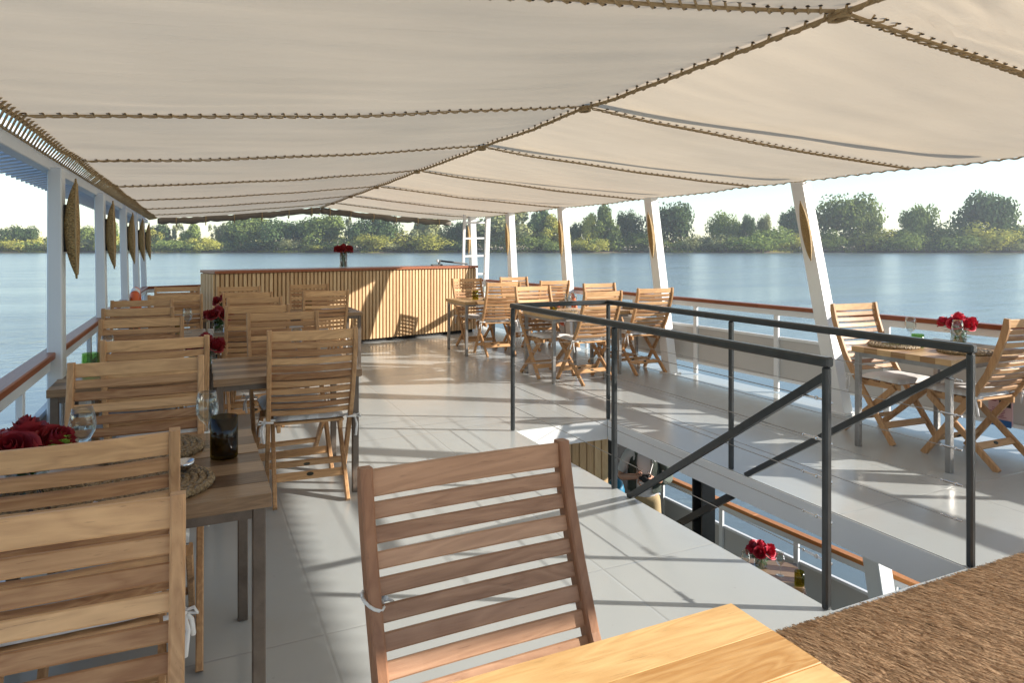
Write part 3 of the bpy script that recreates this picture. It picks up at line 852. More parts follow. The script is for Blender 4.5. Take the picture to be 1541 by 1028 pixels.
# ------------------------------------------------------------------ chairs
def chair_path():
    P = [(.262, 0.), (.078, .25), (-.105, .50), (-.192, .64), (-.252, .78), (-.297, .91), (-.315, .985), (-.320, 1.04)]
    return P
def path_at(z):
    P = chair_path()
    for (y0, z0), (y1, z1) in zip(P, P[1:]):
        if z <= z1: return y0 + (y1 - y0) * (z - z0) / (z1 - z0), Vector((0, y1 - y0, z1 - z0)).normalized()
    return P[-1][0], Vector((0, 0, 1))
def sect(wx, wy, c=.004):
    a, b_ = wx / 2, wy / 2
    return [(-a + c, -b_), (a - c, -b_), (a, -b_ + c), (a, b_ - c), (a - c, b_), (-a + c, b_), (-a, b_ - c), (-a, -b_ + c)]
def make_chair(label, loc, rz):
    t = thing('folding_chair', label, 'chair', loc, rz, 'slatted folding chairs')
    X = Vector((1, 0, 0))
    P = chair_path(); HW = .238
    for s in (-1, 1):
        b = MB(); path = []
        for i, (y, z) in enumerate(P):
            y0, z0 = P[max(0, i - 1)]; y1, z1 = P[min(len(P) - 1, i + 1)]
            tv = Vector((0, y1 - y0, z1 - z0)).normalized(); nv = X.cross(tv)
            k = .72 if i == len(P) - 1 else 1.
            path.append((Vector((s * HW, y, z)), X, nv * k))
        b.sweep(path, sect(.026, .046)); b.build('side_post', 'teak_upright', t)
        b = MB()
        p0, p1 = Vector((s * .205, .245, .435)), Vector((s * .205, -.245, 0))
        d = (p1 - p0).normalized(); b.sweep([(p0, X, X.cross(d)), (p1, X, X.cross(d))], sect(.024, .046)); b.build('cross_leg', 'teak_upright', t)
    b = MB()
    zs = [.530 + .0468 * i for i in range(10)] + [1.010]
    for i, z in enumerate(zs):
        hh = .0345 if i < 10 else .056
        z = z - (.004 if i == 10 else 0)
        y, tv = path_at(z); nv = X.cross(tv)
        path = []
        for k in range(7):
            x = (k / 6 - .5) * 2 * (HW - .0135)
            bow = .012 * (1 - (x / HW) ** 2)
            path.append((Vector((x, y, z)) + nv * bow * (1 if nv.y < 0 else -1), tv, nv))
        b.sweep(path, sect(hh, .016, .003))
    b.build('backrest', 'teak_across', t)
    b = MB()
    for i in range(7):
        y = -.078 + i * .052; b.box((0, y, .452 + .02 * (y + .1)), (.40, .045, .014), 0, .003)
    so = b.build('seat', 'teak_across', t)
    for s in (-1, 1):
        b = MB(); b.beam((s * .180, -.115, .427), (s * .180, .272, .437), .022, .044, bev=.003)
        b.build('seat_rail', 'teak_along', so)
    y, tv = path_at(.13)
    b = MB(); b.bar3(Vector((0, y + .0, .13)), X, X.cross(tv), tv, (2 * HW - .03, .018, .05), 0, .003); st = b.build('stretcher', 'teak_across', t)
    b = MB(); b.lathe([(0, .003), (.02, .003), (.021, 0)], 14); bo = b.build('badge', 'badge_dark', st)
    nv = X.cross(tv); 
    if nv.y > 0: nv = -nv
    bo.matrix_local = Matrix.Translation(Vector((0, y, .13)) + nv * .0095) @ nv.to_track_quat('Z', 'Y').to_matrix().to_4x4() @ Matrix.Diagonal((1., .6, 1., 1.))
    d = Vector((0, -.49, -.435)).normalized()
    b = MB(); pc = Vector((0, -.245, 0)) - d * .20; b.bar3(pc, X, X.cross(d), d, (.385, .018, .05), 0, .003); st2 = b.build('stretcher', 'teak_across', t)
    bo2 = bo.copy(); C.objects.link(bo2); bo2.parent = st2
    nv = X.cross(d)
    if nv.y > 0: nv = -nv
    bo2.matrix_local = Matrix.Translation(pc + nv * .0095) @ nv.to_track_quat('Z', 'Y').to_matrix().to_4x4() @ Matrix.Diagonal((1., .6, 1., 1.))
    # cushion, softly puffed
    b = MB(); r = random.Random(5)
    def top(u, v):
        x, yv = (u - .5) * 2, (v - .5) * 2
        e = (1 - abs(x) ** 6) * (1 - abs(yv) ** 6)
        return Vector((x * .205, .098 + yv * .188, .468 + .036 * max(0, e) ** .5 + .005 * mnoise.noise(Vector((x * 2.2, yv * 2.2, 3)))))
    b.grid(top, 14, 14)
    def bot(u, v):
        p = top(u, v); p.z = .468 - (.004 if 0 < u < 1 and 0 < v < 1 else 0); return p
    b.grid(bot, 14, 14)
    bmesh.ops.remove_doubles(b.bm, verts=b.bm.verts[:], dist=.0005)
    cu = b.build('cushion', 'cushion_cloth', t, True)
    for s in (-1, 1):
        b = MB(); x = s * .252; y0 = -.115
        b.tube([(s * .20, -.08, .475), (x, y0 + .02, .485), (x + s * .006, y0 - .03, .48), (s * .21, y0 - .03, .478)], .007, 5)
        b.ball((x + s * .008, y0 - .01, .477), .013, 8, 6)
        b.tube([(x + s * .01, y0 - .012, .473), (x + s * .02, y0 - .03, .43), (x + s * .012, y0 - .035, .36)], .006, 5, True, [.006, .007, .008])
        b.tube([(x + s * .01, y0 - .005, .473), (x + s * .03, y0 + .01, .44), (x + s * .035, y0 + .02, .39)], .006, 5, True, [.006, .007, .008])
        b.tube([(x + s * .008, y0 - .01, .478), (x + s * .035, y0 - .03, .492), (x + s * .045, y0 - .02, .47), (x + s * .012, y0 - .01, .474)], .005, 5)
        b.build('tie', 'ribbon_cloth', cu, True)
    return t
PI = math.pi
CH = [  # x, y of the back's top, facing (+1 away down the deck, -1 towards the camera), turn, label
 (.57, 1.44, -1, R(1), 'brown slatted chair with a plastic tie, drawn up to the golden table'),
 (-.27, 1.44, -1, R(-1), 'biggest chair back, directly in front of the chair at the big dark roses table'),
 (-.29, 1.93, 1, R(1.5), 'chair pushed in at the table with big dark roses, its back before the wine glass'),
 (-.215, 3.25, -1, R(-1), 'chair facing the big dark roses across their table'),
 (-.18, 3.97, 1, R(1), 'chair with its back close behind the chair facing the big dark roses'),
 (.645, 4.03, 1, R(-4), 'chair with hanging white ribbon tucked under the bare plank table beside the open deck'),
 (-.31, 5.17, -1, 0, 'chair beyond the carved green tumbler on the second table'),
 (.60, 5.25, -1, R(1), 'chair across the bare plank table from the ribboned chair'),
 (-.38, 6.06, 1, R(-2), 'chair close behind the one beyond the carved green tumbler'),
 (.47, 5.92, 1, R(1), 'chair with back to the bare plank table, under the middle rose vase'),
 (-.42, 7.02, -1, 0, 'railing side chair beyond the third row table'),
 (.54, 6.97, -1, R(1.5), 'chair just past the middle rose vase, facing it'),
 (-.16, 7.68, 1, R(-1), 'reddish chair back between the railing chairs and the middle rose vase'),
 (.53, 7.78, 1, R(-1), 'chair with back to the middle rose vase, before the small vase'),
 (1.32, 7.72, 1, R(2), 'chair at the yellow-green tumbler table standing nearest the open deck'),
 (-.18, 9.3, -1, 0, 'chair at the far corner by the bow rail and plank screen'),
 (.50, 9.05, -1, R(-1), 'chair against the bar front behind the small rose vase'),
 (1.36, 9.25, -1, R(-2), 'chair against the bar front behind the yellow-green tumbler'),
 (4.05, 6.34, 1, R(2), 'sunlit chair with a dangling ribbon close behind the stair rail end'),
 (4.95, 6.58, 1, R(-2), 'sunlit chair beside the second leaning post, back to the stair rail'),
 (3.83, 7.58, -1, R(2), 'shaded chair with grey cushion facing the stair rail across a wire-crossed table'),
 (4.95, 7.85, -1, R(-1), 'chair by the railing half hidden behind the sunlit ribboned chair'),
 (3.90, 8.58, 1, R(-4), 'chair with white ribbons at the table touching the bar corner'),
 (4.78, 8.78, 1, R(2), 'chair just before the orange lifebuoy, back to it'),
 (3.90, 10.02, -1, R(2), 'chair standing between the bar front and the end table'),
 (4.78, 10.2, -1, R(-1), 'chair by the railing below the fourth leaning post'),
 (5.08, 4.05, -1, R(-4), 'sunlit chair facing the roses table, below the widest leaning post'),
 (5.10, 2.68, 1, R(-2), 'sunlit chair cropped by the frame at the roses table by the railing'),
]
chair0 = None
for x, yb, f, rz, lb in CH:
    cy = yb + .325 * f; loc = (x, cy, 0); ang = rz + (0 if f > 0 else PI)
    if chair0 is None:
        chair0 = make_chair(lb, loc, ang); o = chair0
        first = chair0
    else: o = dup(chair0, loc, ang, lb)
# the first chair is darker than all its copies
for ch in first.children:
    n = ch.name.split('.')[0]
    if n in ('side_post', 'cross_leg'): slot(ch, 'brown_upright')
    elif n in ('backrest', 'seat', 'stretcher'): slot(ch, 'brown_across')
b = MB()
b.tube([Vector((.272 * 1 + .0, 0, 0)) * 0 + Vector((.022 * math.cos(a), .030 * math.sin(a), .012 * math.cos(a))) for a in [i * .45 for i in range(15)]], .0035, 5)
b.box((-.028, -.012, -.01), (.012, .010, .012)); b.tube([(-.028, -.012, -.01), (-.05, -.02, -.03)], .003, 4)
o = b.build('zip_tie', 'plastic_tie', first, True)
y, tv = path_at(.79); o.location = (.238, y, .79); o.rotation_euler = (R(-12), 0, 0)

# ------------------------------------------------------------------ tables
def make_table(name, label, x0, x1, y0, y1, top='tabletop_grey', leg='aged_steel', along='X', z=0., rz=0., group='wooden dining tables', thick=.042):
    cx, cy, W, D = (x0 + x1) / 2, (y0 + y1) / 2, x1 - x0, y1 - y0
    t = thing(name, label, 'table', (cx, cy, z), rz, group)
    b = MB(); r = random.Random(int(cx * 100 + cy * 10))
    n = 7 if along == 'X' else 5
    for i in range(n):
        if along == 'X':
            w_ = D / n; b.box((0, -D / 2 + w_ * (i + .5), .76 - thick / 2 + r.uniform(-.0012, .0012)), (W + r.uniform(-.006, .002), w_ - .0008, thick), 0, .0013)
        else:
            w_ = W / n; b.box((-W / 2 + w_ * (i + .5), 0, .76 - thick / 2 + r.uniform(-.0012, .0012)), (w_ - .0015, D + r.uniform(-.006, .002), thick), 0, .003)
    b.build('tabletop', top, t)
    b = MB(); zf = .76 - thick - .017
    for s in (-1, 1):
        b.box((0, s * (D / 2 - .035), zf), (W - .11, .03, .032)); b.box((s * (W / 2 - .035), 0, zf), (.03, D - .11, .032))
    b.build('apron_frame', leg, t)
    for sx in (-1, 1):
        for sy in (-1, 1):
            lb_ = MB(); h = .76 - thick - .001
            lb_.box((sx * (W / 2 - .035), sy * (D / 2 - .035), h / 2), (.038, .038, h), 0, .003); lb_.build('leg', leg, t)
    return t
tb = {}
tb['gold'] = make_table('dining_table', 'golden polished table corner in the sun beside the sisal mat', .12, 1.018, .30, 1.10, 'tabletop_gold')
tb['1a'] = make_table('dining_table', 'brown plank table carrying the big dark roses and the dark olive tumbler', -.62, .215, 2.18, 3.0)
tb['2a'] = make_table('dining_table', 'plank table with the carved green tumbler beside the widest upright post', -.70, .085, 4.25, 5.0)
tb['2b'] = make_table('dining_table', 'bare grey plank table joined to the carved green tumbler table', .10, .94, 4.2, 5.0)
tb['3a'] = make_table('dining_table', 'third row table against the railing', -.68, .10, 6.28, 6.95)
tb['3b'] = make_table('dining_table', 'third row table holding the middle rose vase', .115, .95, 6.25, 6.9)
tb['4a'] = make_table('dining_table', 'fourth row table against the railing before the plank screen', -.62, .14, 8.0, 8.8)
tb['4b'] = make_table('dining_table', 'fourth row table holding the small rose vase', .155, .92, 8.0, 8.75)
tb['4c'] = make_table('dining_table', 'table with the yellow-green tumbler standing nearest the bar on the open deck', .98, 1.80, 8.0, 8.75)
tb['Ra'] = make_table('dining_table', 'table behind the stair rail corner with white napkins', 3.60, 4.34, 6.66, 7.42, 'tabletop_pale', 'galvanised', 'Y')
tb['Rb'] = make_table('dining_table', 'table by the railing behind the second leaning post chair', 4.60, 5.36, 6.85, 7.55, 'tabletop_pale', 'galvanised', 'Y')
tb['Rc'] = make_table('dining_table', 'sunlit table at the end of the bar with a yellow tumbler', 3.42, 4.22, 8.88, 9.68, 'tabletop_pale', 'galvanised', 'Y')
tb['Rd'] = make_table('dining_table', 'table by the railing near the orange lifebuoy', 4.48, 5.18, 9.05, 9.85, 'tabletop_pale', 'galvanised', 'Y')
tb['R1'] = make_table('dining_table', 'railside plank table with pink-red roses and a bright green tumbler', 4.55, 5.55, 2.87, 3.63, 'tabletop_pale', 'galvanised')
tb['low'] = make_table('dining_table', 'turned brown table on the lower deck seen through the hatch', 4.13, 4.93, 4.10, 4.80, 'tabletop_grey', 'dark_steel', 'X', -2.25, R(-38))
tb['low'].location = (4.66, 4.72, -2.25); tb['low'].rotation_euler = (0, 0, R(-40))

# ------------------------------------------------------------------ roses and vases
def rose_mesh(seed):
    r = random.Random(seed); b = MB()
    layers = [(3, .006, .040, .0, .05), (3, .013, .042, .1, .035), (4, .020, .043, .25, .02), (5, .028, .042, .5, .0), (5, .036, .036, .9, -.012)]
    for n, rad, hgt, curl, zb in layers:
        for k in range(n):
            a0 = 2 * math.pi * k / n + r.uniform(0, .6); wd = 2 * math.pi / n * 1.45
            jit = r.uniform(.9, 1.12)
            def f(u, v):
                a = a0 + (u - .5) * wd; e = 1 - .25 * (2 * u - 1) ** 4 * v
                rr_ = (rad * .55 + rad * .62 * math.sin(v * 1.9) ** .8 + curl * .011 * v ** 4) * jit + .0015 * k
                z = zb * .35 + hgt * v * e - curl * .016 * v ** 4
                return Vector((rr_ * math.cos(a), rr_ * math.sin(a), z + .004 * math.sin(5 * u + seed) * v))
            b.grid(f, 5, 4)
    b.ball((0, 0, .012), .018, 8, 6)
    o = b.build('rose', 'petal_red', None, True, False); me = o.data; bpy.data.objects.remove(o); return me
ROSE = [rose_mesh(s) for s in (1, 2, 3)]
def leafy(b, p, n, rad, r, sz=.022, down=0.):
    for k in range(n):
        a = r.uniform(0, 6.28); q = Vector((math.cos(a) * rad * r.uniform(.3, 1), math.sin(a) * rad * r.uniform(.3, 1), r.uniform(-.03, .03) - down)) + Vector(p)
        d = Vector((math.cos(a), math.sin(a), r.uniform(-.6, .5))).normalized(); s = d.cross(Vector((0, 0, 1))).normalized()
        l_ = sz * r.uniform(.8, 1.6)
        b.face([q, q + d * l_ * .5 + s * l_ * .35, q + d * l_ * 1.2, q + d * l_ * .5 - s * l_ * .35])
def vase(label, loc, gr, gh, nrose, scale=1., mat='petal_red', square=False, tall=False, seed=1, buds=0, glass='clear_glass'):
    r = random.Random(seed)
    t = thing('rose_vase', label, 'vase of flowers', loc, r.uniform(0, 1.5), 'vases of roses')
    b = MB(); n = 4 if square else 20; k = 1.25 if square else 1.
    b.lathe([(0, .003), (gr * k, .003), (gr * k, gh), (gr * k - .004, gh), (gr * k - .004, .012), (0, .012)], n); b.build('glass', glass, t, not square)
    b = MB()
    for i in range(9 + (8 if tall else 4)):
        a = r.uniform(0, 6.28); q = gr * .75
        b.tube([(q * math.cos(a), q * math.sin(a), .015), (q * .5 * math.cos(a + .7), q * .5 * math.sin(a + .7), gh * .6), (gr * .9 * math.cos(a + 2), gr * .9 * math.sin(a + 2), gh + .02)], .0035, 5)
    b.build('stems', 'leaf_green', t)
    b = MB()
    leafy(b, (0, 0, gh * .62), 26, gr * .85, r, .03); leafy(b, (0, 0, gh + .008), 34, gr * 1.3 + .02, r, .034)
    b.build('foliage', 'leaf_green', t)
    for i in range(nrose):
        if i == 0: p = Vector((0, 0, gh + .062)); tilt = 0; a = 0
        else:
            a = 2 * math.pi * i / (nrose - 1) + r.uniform(-.25, .25); q = (gr * .6 + .046) * r.uniform(.92, 1.08)
            p = Vector((q * math.cos(a), q * math.sin(a), gh + .026 + r.uniform(-.008, .014))); tilt = .75
        o = bpy.data.objects.new('rose', r.choice(ROSE)); C.objects.link(o); o.parent = t; slot(o, mat)
        o.location = p; o.scale = (scale,) * 3
        o.rotation_euler = (Matrix.Rotation(a, 3, 'Z') @ Matrix.Rotation(tilt, 3, 'Y') @ Matrix.Rotation(r.uniform(0, 6), 3, 'Z')).to_euler()
    for i in range(buds):
        bb = MB(); a = 5.2 + i * .22; q = gr + .055
        bb.ball((0, 0, 0), .016, 10, 8, (1, 1, .8)); leafy(bb, (0, 0, 0), 14, .012, r, .012)
        o = bb.build('button_flower', 'button_green', t, True); o.location = (q * math.cos(a), q * math.sin(a), gh + .045 + .022 * (i % 2))
    return t
v1 = vase('big cluster of dark red roses and green buttons by the balloon wine glass', (-.46, 2.50, .76), .055, .10, 7, 1.25, seed=3, buds=3); v1.rotation_euler = (0, 0, .35)
vase('dark red roses in glass peeking out on the carved green tumbler table', (.065, 4.62, .76), .04, .11, 6, 1.0, seed=4)
vase('middle vase of dark red roses in a short clear glass', (.20, 6.55, .76), .045, .12, 7, 1.1, seed=5)
vase('small vase of dark red roses nearest the bar on the plank tables', (.30, 8.30, .76), .045, .12, 6, 1.0, seed=6)
vase('tall clear vase of dark red roses standing on the bar top', (2.14, 10.87, 1.202), .062, .25, 10, 1.35, seed=8, tall=True)
vase('bright pink-red roses in a green-filled glass on the railside table', (5.32, 3.30, .76), .055, .13, 6, 1.15, 'petal_pink', seed=9)
vase('red roses in clear glass on the lower deck table', (4.83, 4.83, -1.49), .06, .12, 7, 1.2, 'petal_pink', seed=11)

# ------------------------------------------------------------------ glasses, tumblers, settings
def wine_profile():
    return [(0, .0), (.034, .001), (.034, .004), (.008, .008), (.0042, .016), (.004, .085), (.008, .093), (.024, .108), (.037, .132), (.041, .158), (.036, .190), (.031, .212), (.0302, .212), (.035, .19), (.0398, .158), (.036, .133), (.022, .1095), (.0, .1)]
wg = None
def wine(label, loc):
    global wg
    if wg is None:
        b = MB(); b.lathe(wine_profile(), 28)
        wg = tag(b.build('wine_glass', 'clear_glass', None, True), label, 'wine glass', 'wine glasses'); wg.location = loc; return wg
    o = wg.copy(); C.objects.link(o); o.location = loc; o['label'] = label; return o
for lb, l in (
    ('empty balloon glass beside the big dark roses', (-.335, 2.66, .76)), ('empty wine glass behind the dark olive tumbler', (.045, 2.76, .76)),
    ('wine glass beside the carved green tumbler', (-.475, 4.80, .76)), ('wine glass on the bare plank table joined to it', (.62, 4.72, .76)),
    ('wine glass in front of the pink-red roses', (5.13, 3.19, .76)), ('wine glass behind the bright green tumbler', (5.02, 3.48, .76)),
    ('wine glass standing at the middle rose vase table by the railing', (-.05, 6.7, .76)),
    ('wine glass on the sunlit table at the bar end', (3.86, 9.2, .76)), ('second glass by the yellow tumbler at the bar end, nearer the railing', (4.02, 9.36, .76)),
    ('wine glass on the table behind the stair rail corner', (4.16, 7.16, .76)), ('wine glass at the middle of the napkin table behind the stair rail', (3.98, 6.98, .76)),
    ('wine glass on the lower deck table beside the roses', (4.86, 4.62, -1.49)), ('wine glass on the hidden end of the lower deck table', (4.60, 4.78, -1.49))):
    wine(lb, l)
def tumbler(label, loc, mat, r_=.045, h=.135, fancy=False):
    b = MB(); n = 28
    prof = [(0, .001), (r_ * .96, .001), (r_, .008), (r_, h * .5), (r_, h), (r_ - .004, h), (r_ - .004, .014), (0, .014)]
    b.lathe(prof, n)
    if fancy:
        for v in b.bm.verts:
            if .02 < v.co.z < h * .95:
                k = 1 + .06 * math.sin(4 * math.atan2(v.co.y, v.co.x)); v.co.x *= k; v.co.y *= k
    o = tag(b.build('bottle_tumbler', mat, None, True), label, 'tumbler', 'coloured glass tumblers'); o.location = loc; return o
tumbler('dark olive tumbler at the edge of the brown plank table', (.098, 2.63, .76), 'olive_glass', .046, .145)
tumbler('carved green tumbler near the railing on the second table', (-.56, 4.78, .76), 'green_glass', .045, .115, True)
tumbler('bright green tumbler on the railside table', (4.93, 3.36, .76), 'green_glass', .042, .10)
tumbler('yellow-green tumbler in front of the bar on the open deck table', (1.27, 8.62, .76), 'yellow_glass', .045, .13)
tumbler('yellow tumbler on the sunlit table at the bar end', (3.72, 9.24, .76), 'yellow_glass', .045, .13)
tumbler('olive yellow tumbler on the third row railing table', (-.12, 6.82, .76), 'yellow_glass', .042, .12)
tumbler('small yellow tumbler on the napkin table behind the stair rail', (3.86, 7.12, .76), 'yellow_glass', .042, .09)
tumbler('olive green tumbler on the corner of the lower deck table', (4.88, 4.42, -1.49), 'yellow_glass', .042, .12)

pm = None
def placemat(label, loc):
    global pm
    if pm is None:
        b = MB()
        R_ = .165
        for k in range(7):          # coiled braids
            r_ = R_ - k * .023
            b.tube([(r_ * math.cos(a), r_ * math.sin(a), .010 + .0035 * math.sin(a * 26 + k)) for a in [i * 2 * math.pi / 64 for i in range(65)]], .013, 6)
        b.ball((0, 0, .008), .03, 8, 5, (1, 1, .4))
        pm = tag(b.build('woven_placemat', 'woven_straw', None, True), label, 'placemat', 'woven placemats'); pm.location = loc; return pm
    o = pm.copy(); C.objects.link(o); o.location = loc; o['label'] = label; o.rotation_euler = (0, 0, loc[0] * 7); return o
for lb, l in (
    ('woven placemat holding the metal scoop beside the olive tumbler', (-.115, 2.38, .76)), ('woven placemat just behind the wine glass stem on the brown table', (-.14, 2.80, .76)),
    ('woven placemat hidden under the big dark roses side', (-.42, 2.34, .76)),
    ('woven placemat at the railside table nearest the stair rail post', (4.98, 3.04, .76)), ('woven placemat behind the bright green tumbler', (4.80, 3.46, .76)),
    ('woven placemat on the napkin table behind the stair rail corner', (3.84, 6.86, .76)), ('woven placemat by the railing behind the sunlit chair', (5.0, 7.05, .76)),
    ('woven placemat with pale plate on the bar end table', (3.95, 9.05, .76)), ('woven placemat on the yellow-green tumbler table', (1.50, 8.2, .76))):
    if lb.startswith('woven placemat hidden'): lb = 'woven placemat seen through chair slats beside the big dark roses'
    placemat(lb, l)
nk = None
def napkin(label, loc, rz):
    global nk
    if nk is None:
        b = MB()
        def f(u, v): return Vector(((u - .5) * .21, (v - .5) * .085, .014 + .004 * math.sin(u * 7) * v + .003 * mnoise.noise(Vector((u * 4, v * 4, 0)))))
        b.grid(f, 10, 6)
        bmesh.ops.solidify(b.bm, geom=b.bm.faces[:], thickness=.011)
        nk = tag(b.build('folded_napkin', 'napkin_cloth', None, True), label, 'napkin', 'folded white napkins'); nk.location = loc; nk.rotation_euler = (0, 0, rz); return nk
    o = nk.copy(); C.objects.link(o); o.location = loc; o.rotation_euler = (0, 0, rz); o['label'] = label; return o
for lb, l, a in (
    ('white napkin between placemats on the brown plank table', (-.20, 2.27, .76), .05), ('white napkin on the bare grey plank table', (.58, 4.33, .76), 0),
    ('white napkin on the second table behind the chair slats', (-.26, 4.36, .76), .1), ('white napkin in the sun on the table behind the stair rail corner', (4.10, 6.76, .765), .6),
    ('white napkin on the sunlit bar end table', (4.05, 9.15, .785), .3), ('white napkin behind the third row chairs by the railing', (-.3, 6.45, .76), 0),
    ('white napkin on the placemat at the railside table', (4.95, 3.10, .785), .2), ('white napkin on the yellow-green tumbler table', (1.45, 8.12, .785), 0)):
    napkin(lb, l, a)
t = thing('metal_scoop', 'small grey metal scoop lying on the woven placemat by the olive tumbler', 'scoop', (-.03, 2.44, .785), R(-20))
b = MB(); b.lathe([(0, .002), (.018, .004), (.03, .016), (.034, .032), (.031, .032), (.026, .016), (.015, .007), (0, .005)], 18); b.build('bowl', 'steel_bright', t, True)
b = MB(); b.tube([(0, -.03, .03), (0, -.07, .012), (0, -.12, .006)], .006, 6); b.build('handle', 'steel_bright', t)
for lb, x, y in (('steel cutlery pair on the railside table placemat', 5.0, 3.0), ('steel cutlery pair on the placemat behind the bright green tumbler', 4.82, 3.44), ('steel cutlery pair on the brown plank table', -.40, 2.30)):
    t = thing('cutlery_set', lb, 'cutlery', (x, y, .787), .3, 'cutlery on the placemats')
    b = MB(); b.beam((-.02, -.1, 0), (-.02, .03, .001), .008, .003); b.beam((-.02, .03, .001), (-.02, .11, .001), .014, .002); b.build('knife', 'steel_bright', t)
    b = MB(); b.beam((.02, -.1, 0), (.02, .05, .003), .007, .003)
    for k in (-1, 0, 1): b.beam((.02 + k * .006, .05, .003), (.02 + k * .006, .1, .005), .003, .002)
    b.build('fork', 'steel_bright', t)

# ------------------------------------------------------------------ bar
bx0, by0, bx1, by1 = .27, 10.16, 4.62, 11.42
ang = math.atan2(by1 - by0, bx1 - bx0); BL = math.hypot(bx1 - bx0, by1 - by0)
t = thing('bar_counter', 'long timber bar clad in upright pine battens with a red-brown top', 'bar', (bx0, by0, 0), ang)
b = MB(); b.box((BL / 2, .30, .61), (BL - .01, .54, 1.10)); b.build('carcass', 'teak_upright', t)
b = MB(); n = int(BL / .062)
r = random.Random(4)
for i in range(n):
    b.box((.03 + i * (BL - .06) / (n - 1), .014 + r.uniform(0, .002), .605), (.043, .028, 1.09), 0, .003)
b.build('front_battens', 'pine_upright', t)
b = MB()
for i in range(9): b.box((-.012, .05 + i * .062, .605), (.026, .043, 1.09), 0, .003)
b.build('end_battens', 'pine_upright', t)
b = MB(); b.box((BL / 2, .29, 1.18), (BL + .04, .64, .04), 0, .006); b.build('counter_top', 'mahogany_x', t)
b = MB(); b.box((BL / 2, .33, .03), (BL - .06, .5, .06)); b.build('toe_kick', 'shadow_board', t)  # near-black colour stands in for the shade of the kick gap
q = Matrix.Rotation(ang, 4, 'Z')
p = Vector((bx0, by0, 1.202)) + q @ Vector((BL - .52, .38, 0))
t = thing('folded_pole', 'thin dark pole with a white fitting lying on the bar top near the ladder', 'pole', p, ang)
b = MB(); b.tube([(-.02, 0, .085), (.62, .03, .02)], .016, 8); b.build('pole', 'black_plastic', t)
b = MB(); b.box((-.03, 0, .05), (.03, .03, .1)); b.box((-.08, 0, .012), (.22, .05, .024)); b.build('stand', 'black_plastic', t)
b = MB(); b.box((-.065, 0, .085), (.03, .04, .045), 0, .006); b.build('fitting', 'white_paint', t)

# ------------------------------------------------------------------ ladder
t = thing('white_ladder', 'white metal ladder standing at the railing past the end of the bar', 'ladder', (4.63, 12.2, 0))
b = MB(); b.beam((0, 0, 0), (.06, 0, 2.2), .045, .045, (0, 1, 0)); b.build('stile', 'white_paint', t)
b = MB(); b.beam((.47, .0, 0), (.545, 0, 2.12), .085, .07, (0, 1, 0)); b.build('stile', 'white_paint', t)
for z in (.35, .68, 1.01, 1.36, 1.70, 2.0):
    b = MB(); b.beam((.03 * z + .02, 0, z), (.455 + .034 * z, 0, z + .01), .035, .035); b.build('rung', 'white_paint', t)

# ------------------------------------------------------------------ stair guard rail
t = thing('stair_rail', 'dark steel guard rail with wire infill around the stair hatch', 'railing', (2.38, 5.1, 0))
off = Vector((2.38, 5.1, 0))
XL, XR, YN, YF = 2.385, 3.315, 2.02, 5.10
def V3(x, y, z): return Vector((x, y, z)) - off
HT = 1.03
for x, y in ((XL, YN), (XL, 3.60), (XL, YF), (XR, YN - .02), (XR, 3.58), (XR, YF)):
    b = MB(); b.box(V3(x, y, HT / 2 - .011), (.032, .032, HT - .022), 0, .007); o = b.build('post', 'dark_steel', t)
b = MB()
b.beam(V3(XL, YN - .022, HT), V3(XL, YF + .020, HT), .042, .042, bev=.008); b.beam(V3(XR, YN - .042, HT), V3(XR, YF + .020, HT), .042, .042, bev=.008)
b.beam(V3(XL + .025, YF, HT + .0015), V3(XR - .025, YF, HT + .0015), .040, .040, bev=.008)
b.build('top_rail', 'dark_steel', t)
for x in (XL, XR):
    b = MB()
    yb_ = YN - (.02 if x == XR else 0); b.beam(V3(x, yb_ + .004, HT - .062), V3(x, 3.44, .0), .028, .034); b.build('brace', 'dark_steel', t)
for x in (OX0 + .10, OX1 + .04):
    b = MB(); b.beam(V3(x, 3.60, -.19), V3(x, 4.6, -.90), .04, .045); b.build('hand_rail', 'dark_steel', t)
for z in (.20, .37, .54, .70, .87):
    for x in (XL, XR):
        b = MB(); yn = YN + .03 if z < .8 else YN + .03
        b.tube([V3(x, yn, z), V3(x, YF, z)], .0022, 5); o = b.build('wire', 'wire_steel', t)
        f = MB(); f.tube([V3(x, YN + .02, z), V3(x, YN + .11, z)], .005, 6); f.ball(V3(x, YN + .05, z), .009, 8, 6); f.ball(V3(x + .024, YN, z - .015), .008, 8, 6); f.ball(V3(x, YN + .12, z), .007, 8, 6)
        f.build('tensioner', 'steel_bright', o)
    b = MB(); b.tube([V3(XL, YF, z + .004), V3(XR, YF, z + .004)], .0022, 5); b.build('wire', 'wire_steel', t)
# stairs going down inside the hatch
t = thing('ship_stairs', 'dark steel stairs leading down through the hatch', 'stairs', (2.85, 2.1, -2.25))
for s in (-1, 1):
    b = MB(); b.beam((s * .36, .12, 1.86), (s * .36, 2.0, .02), .03, .16); b.build('stringer', 'dark_steel', t)
for i in range(9):
    b = MB(); z = 2.0 - .22 * i; b.box((0, .1 + .208 * i, z), (.68, .2, .03)); b.build('tread', 'dark_steel', t)
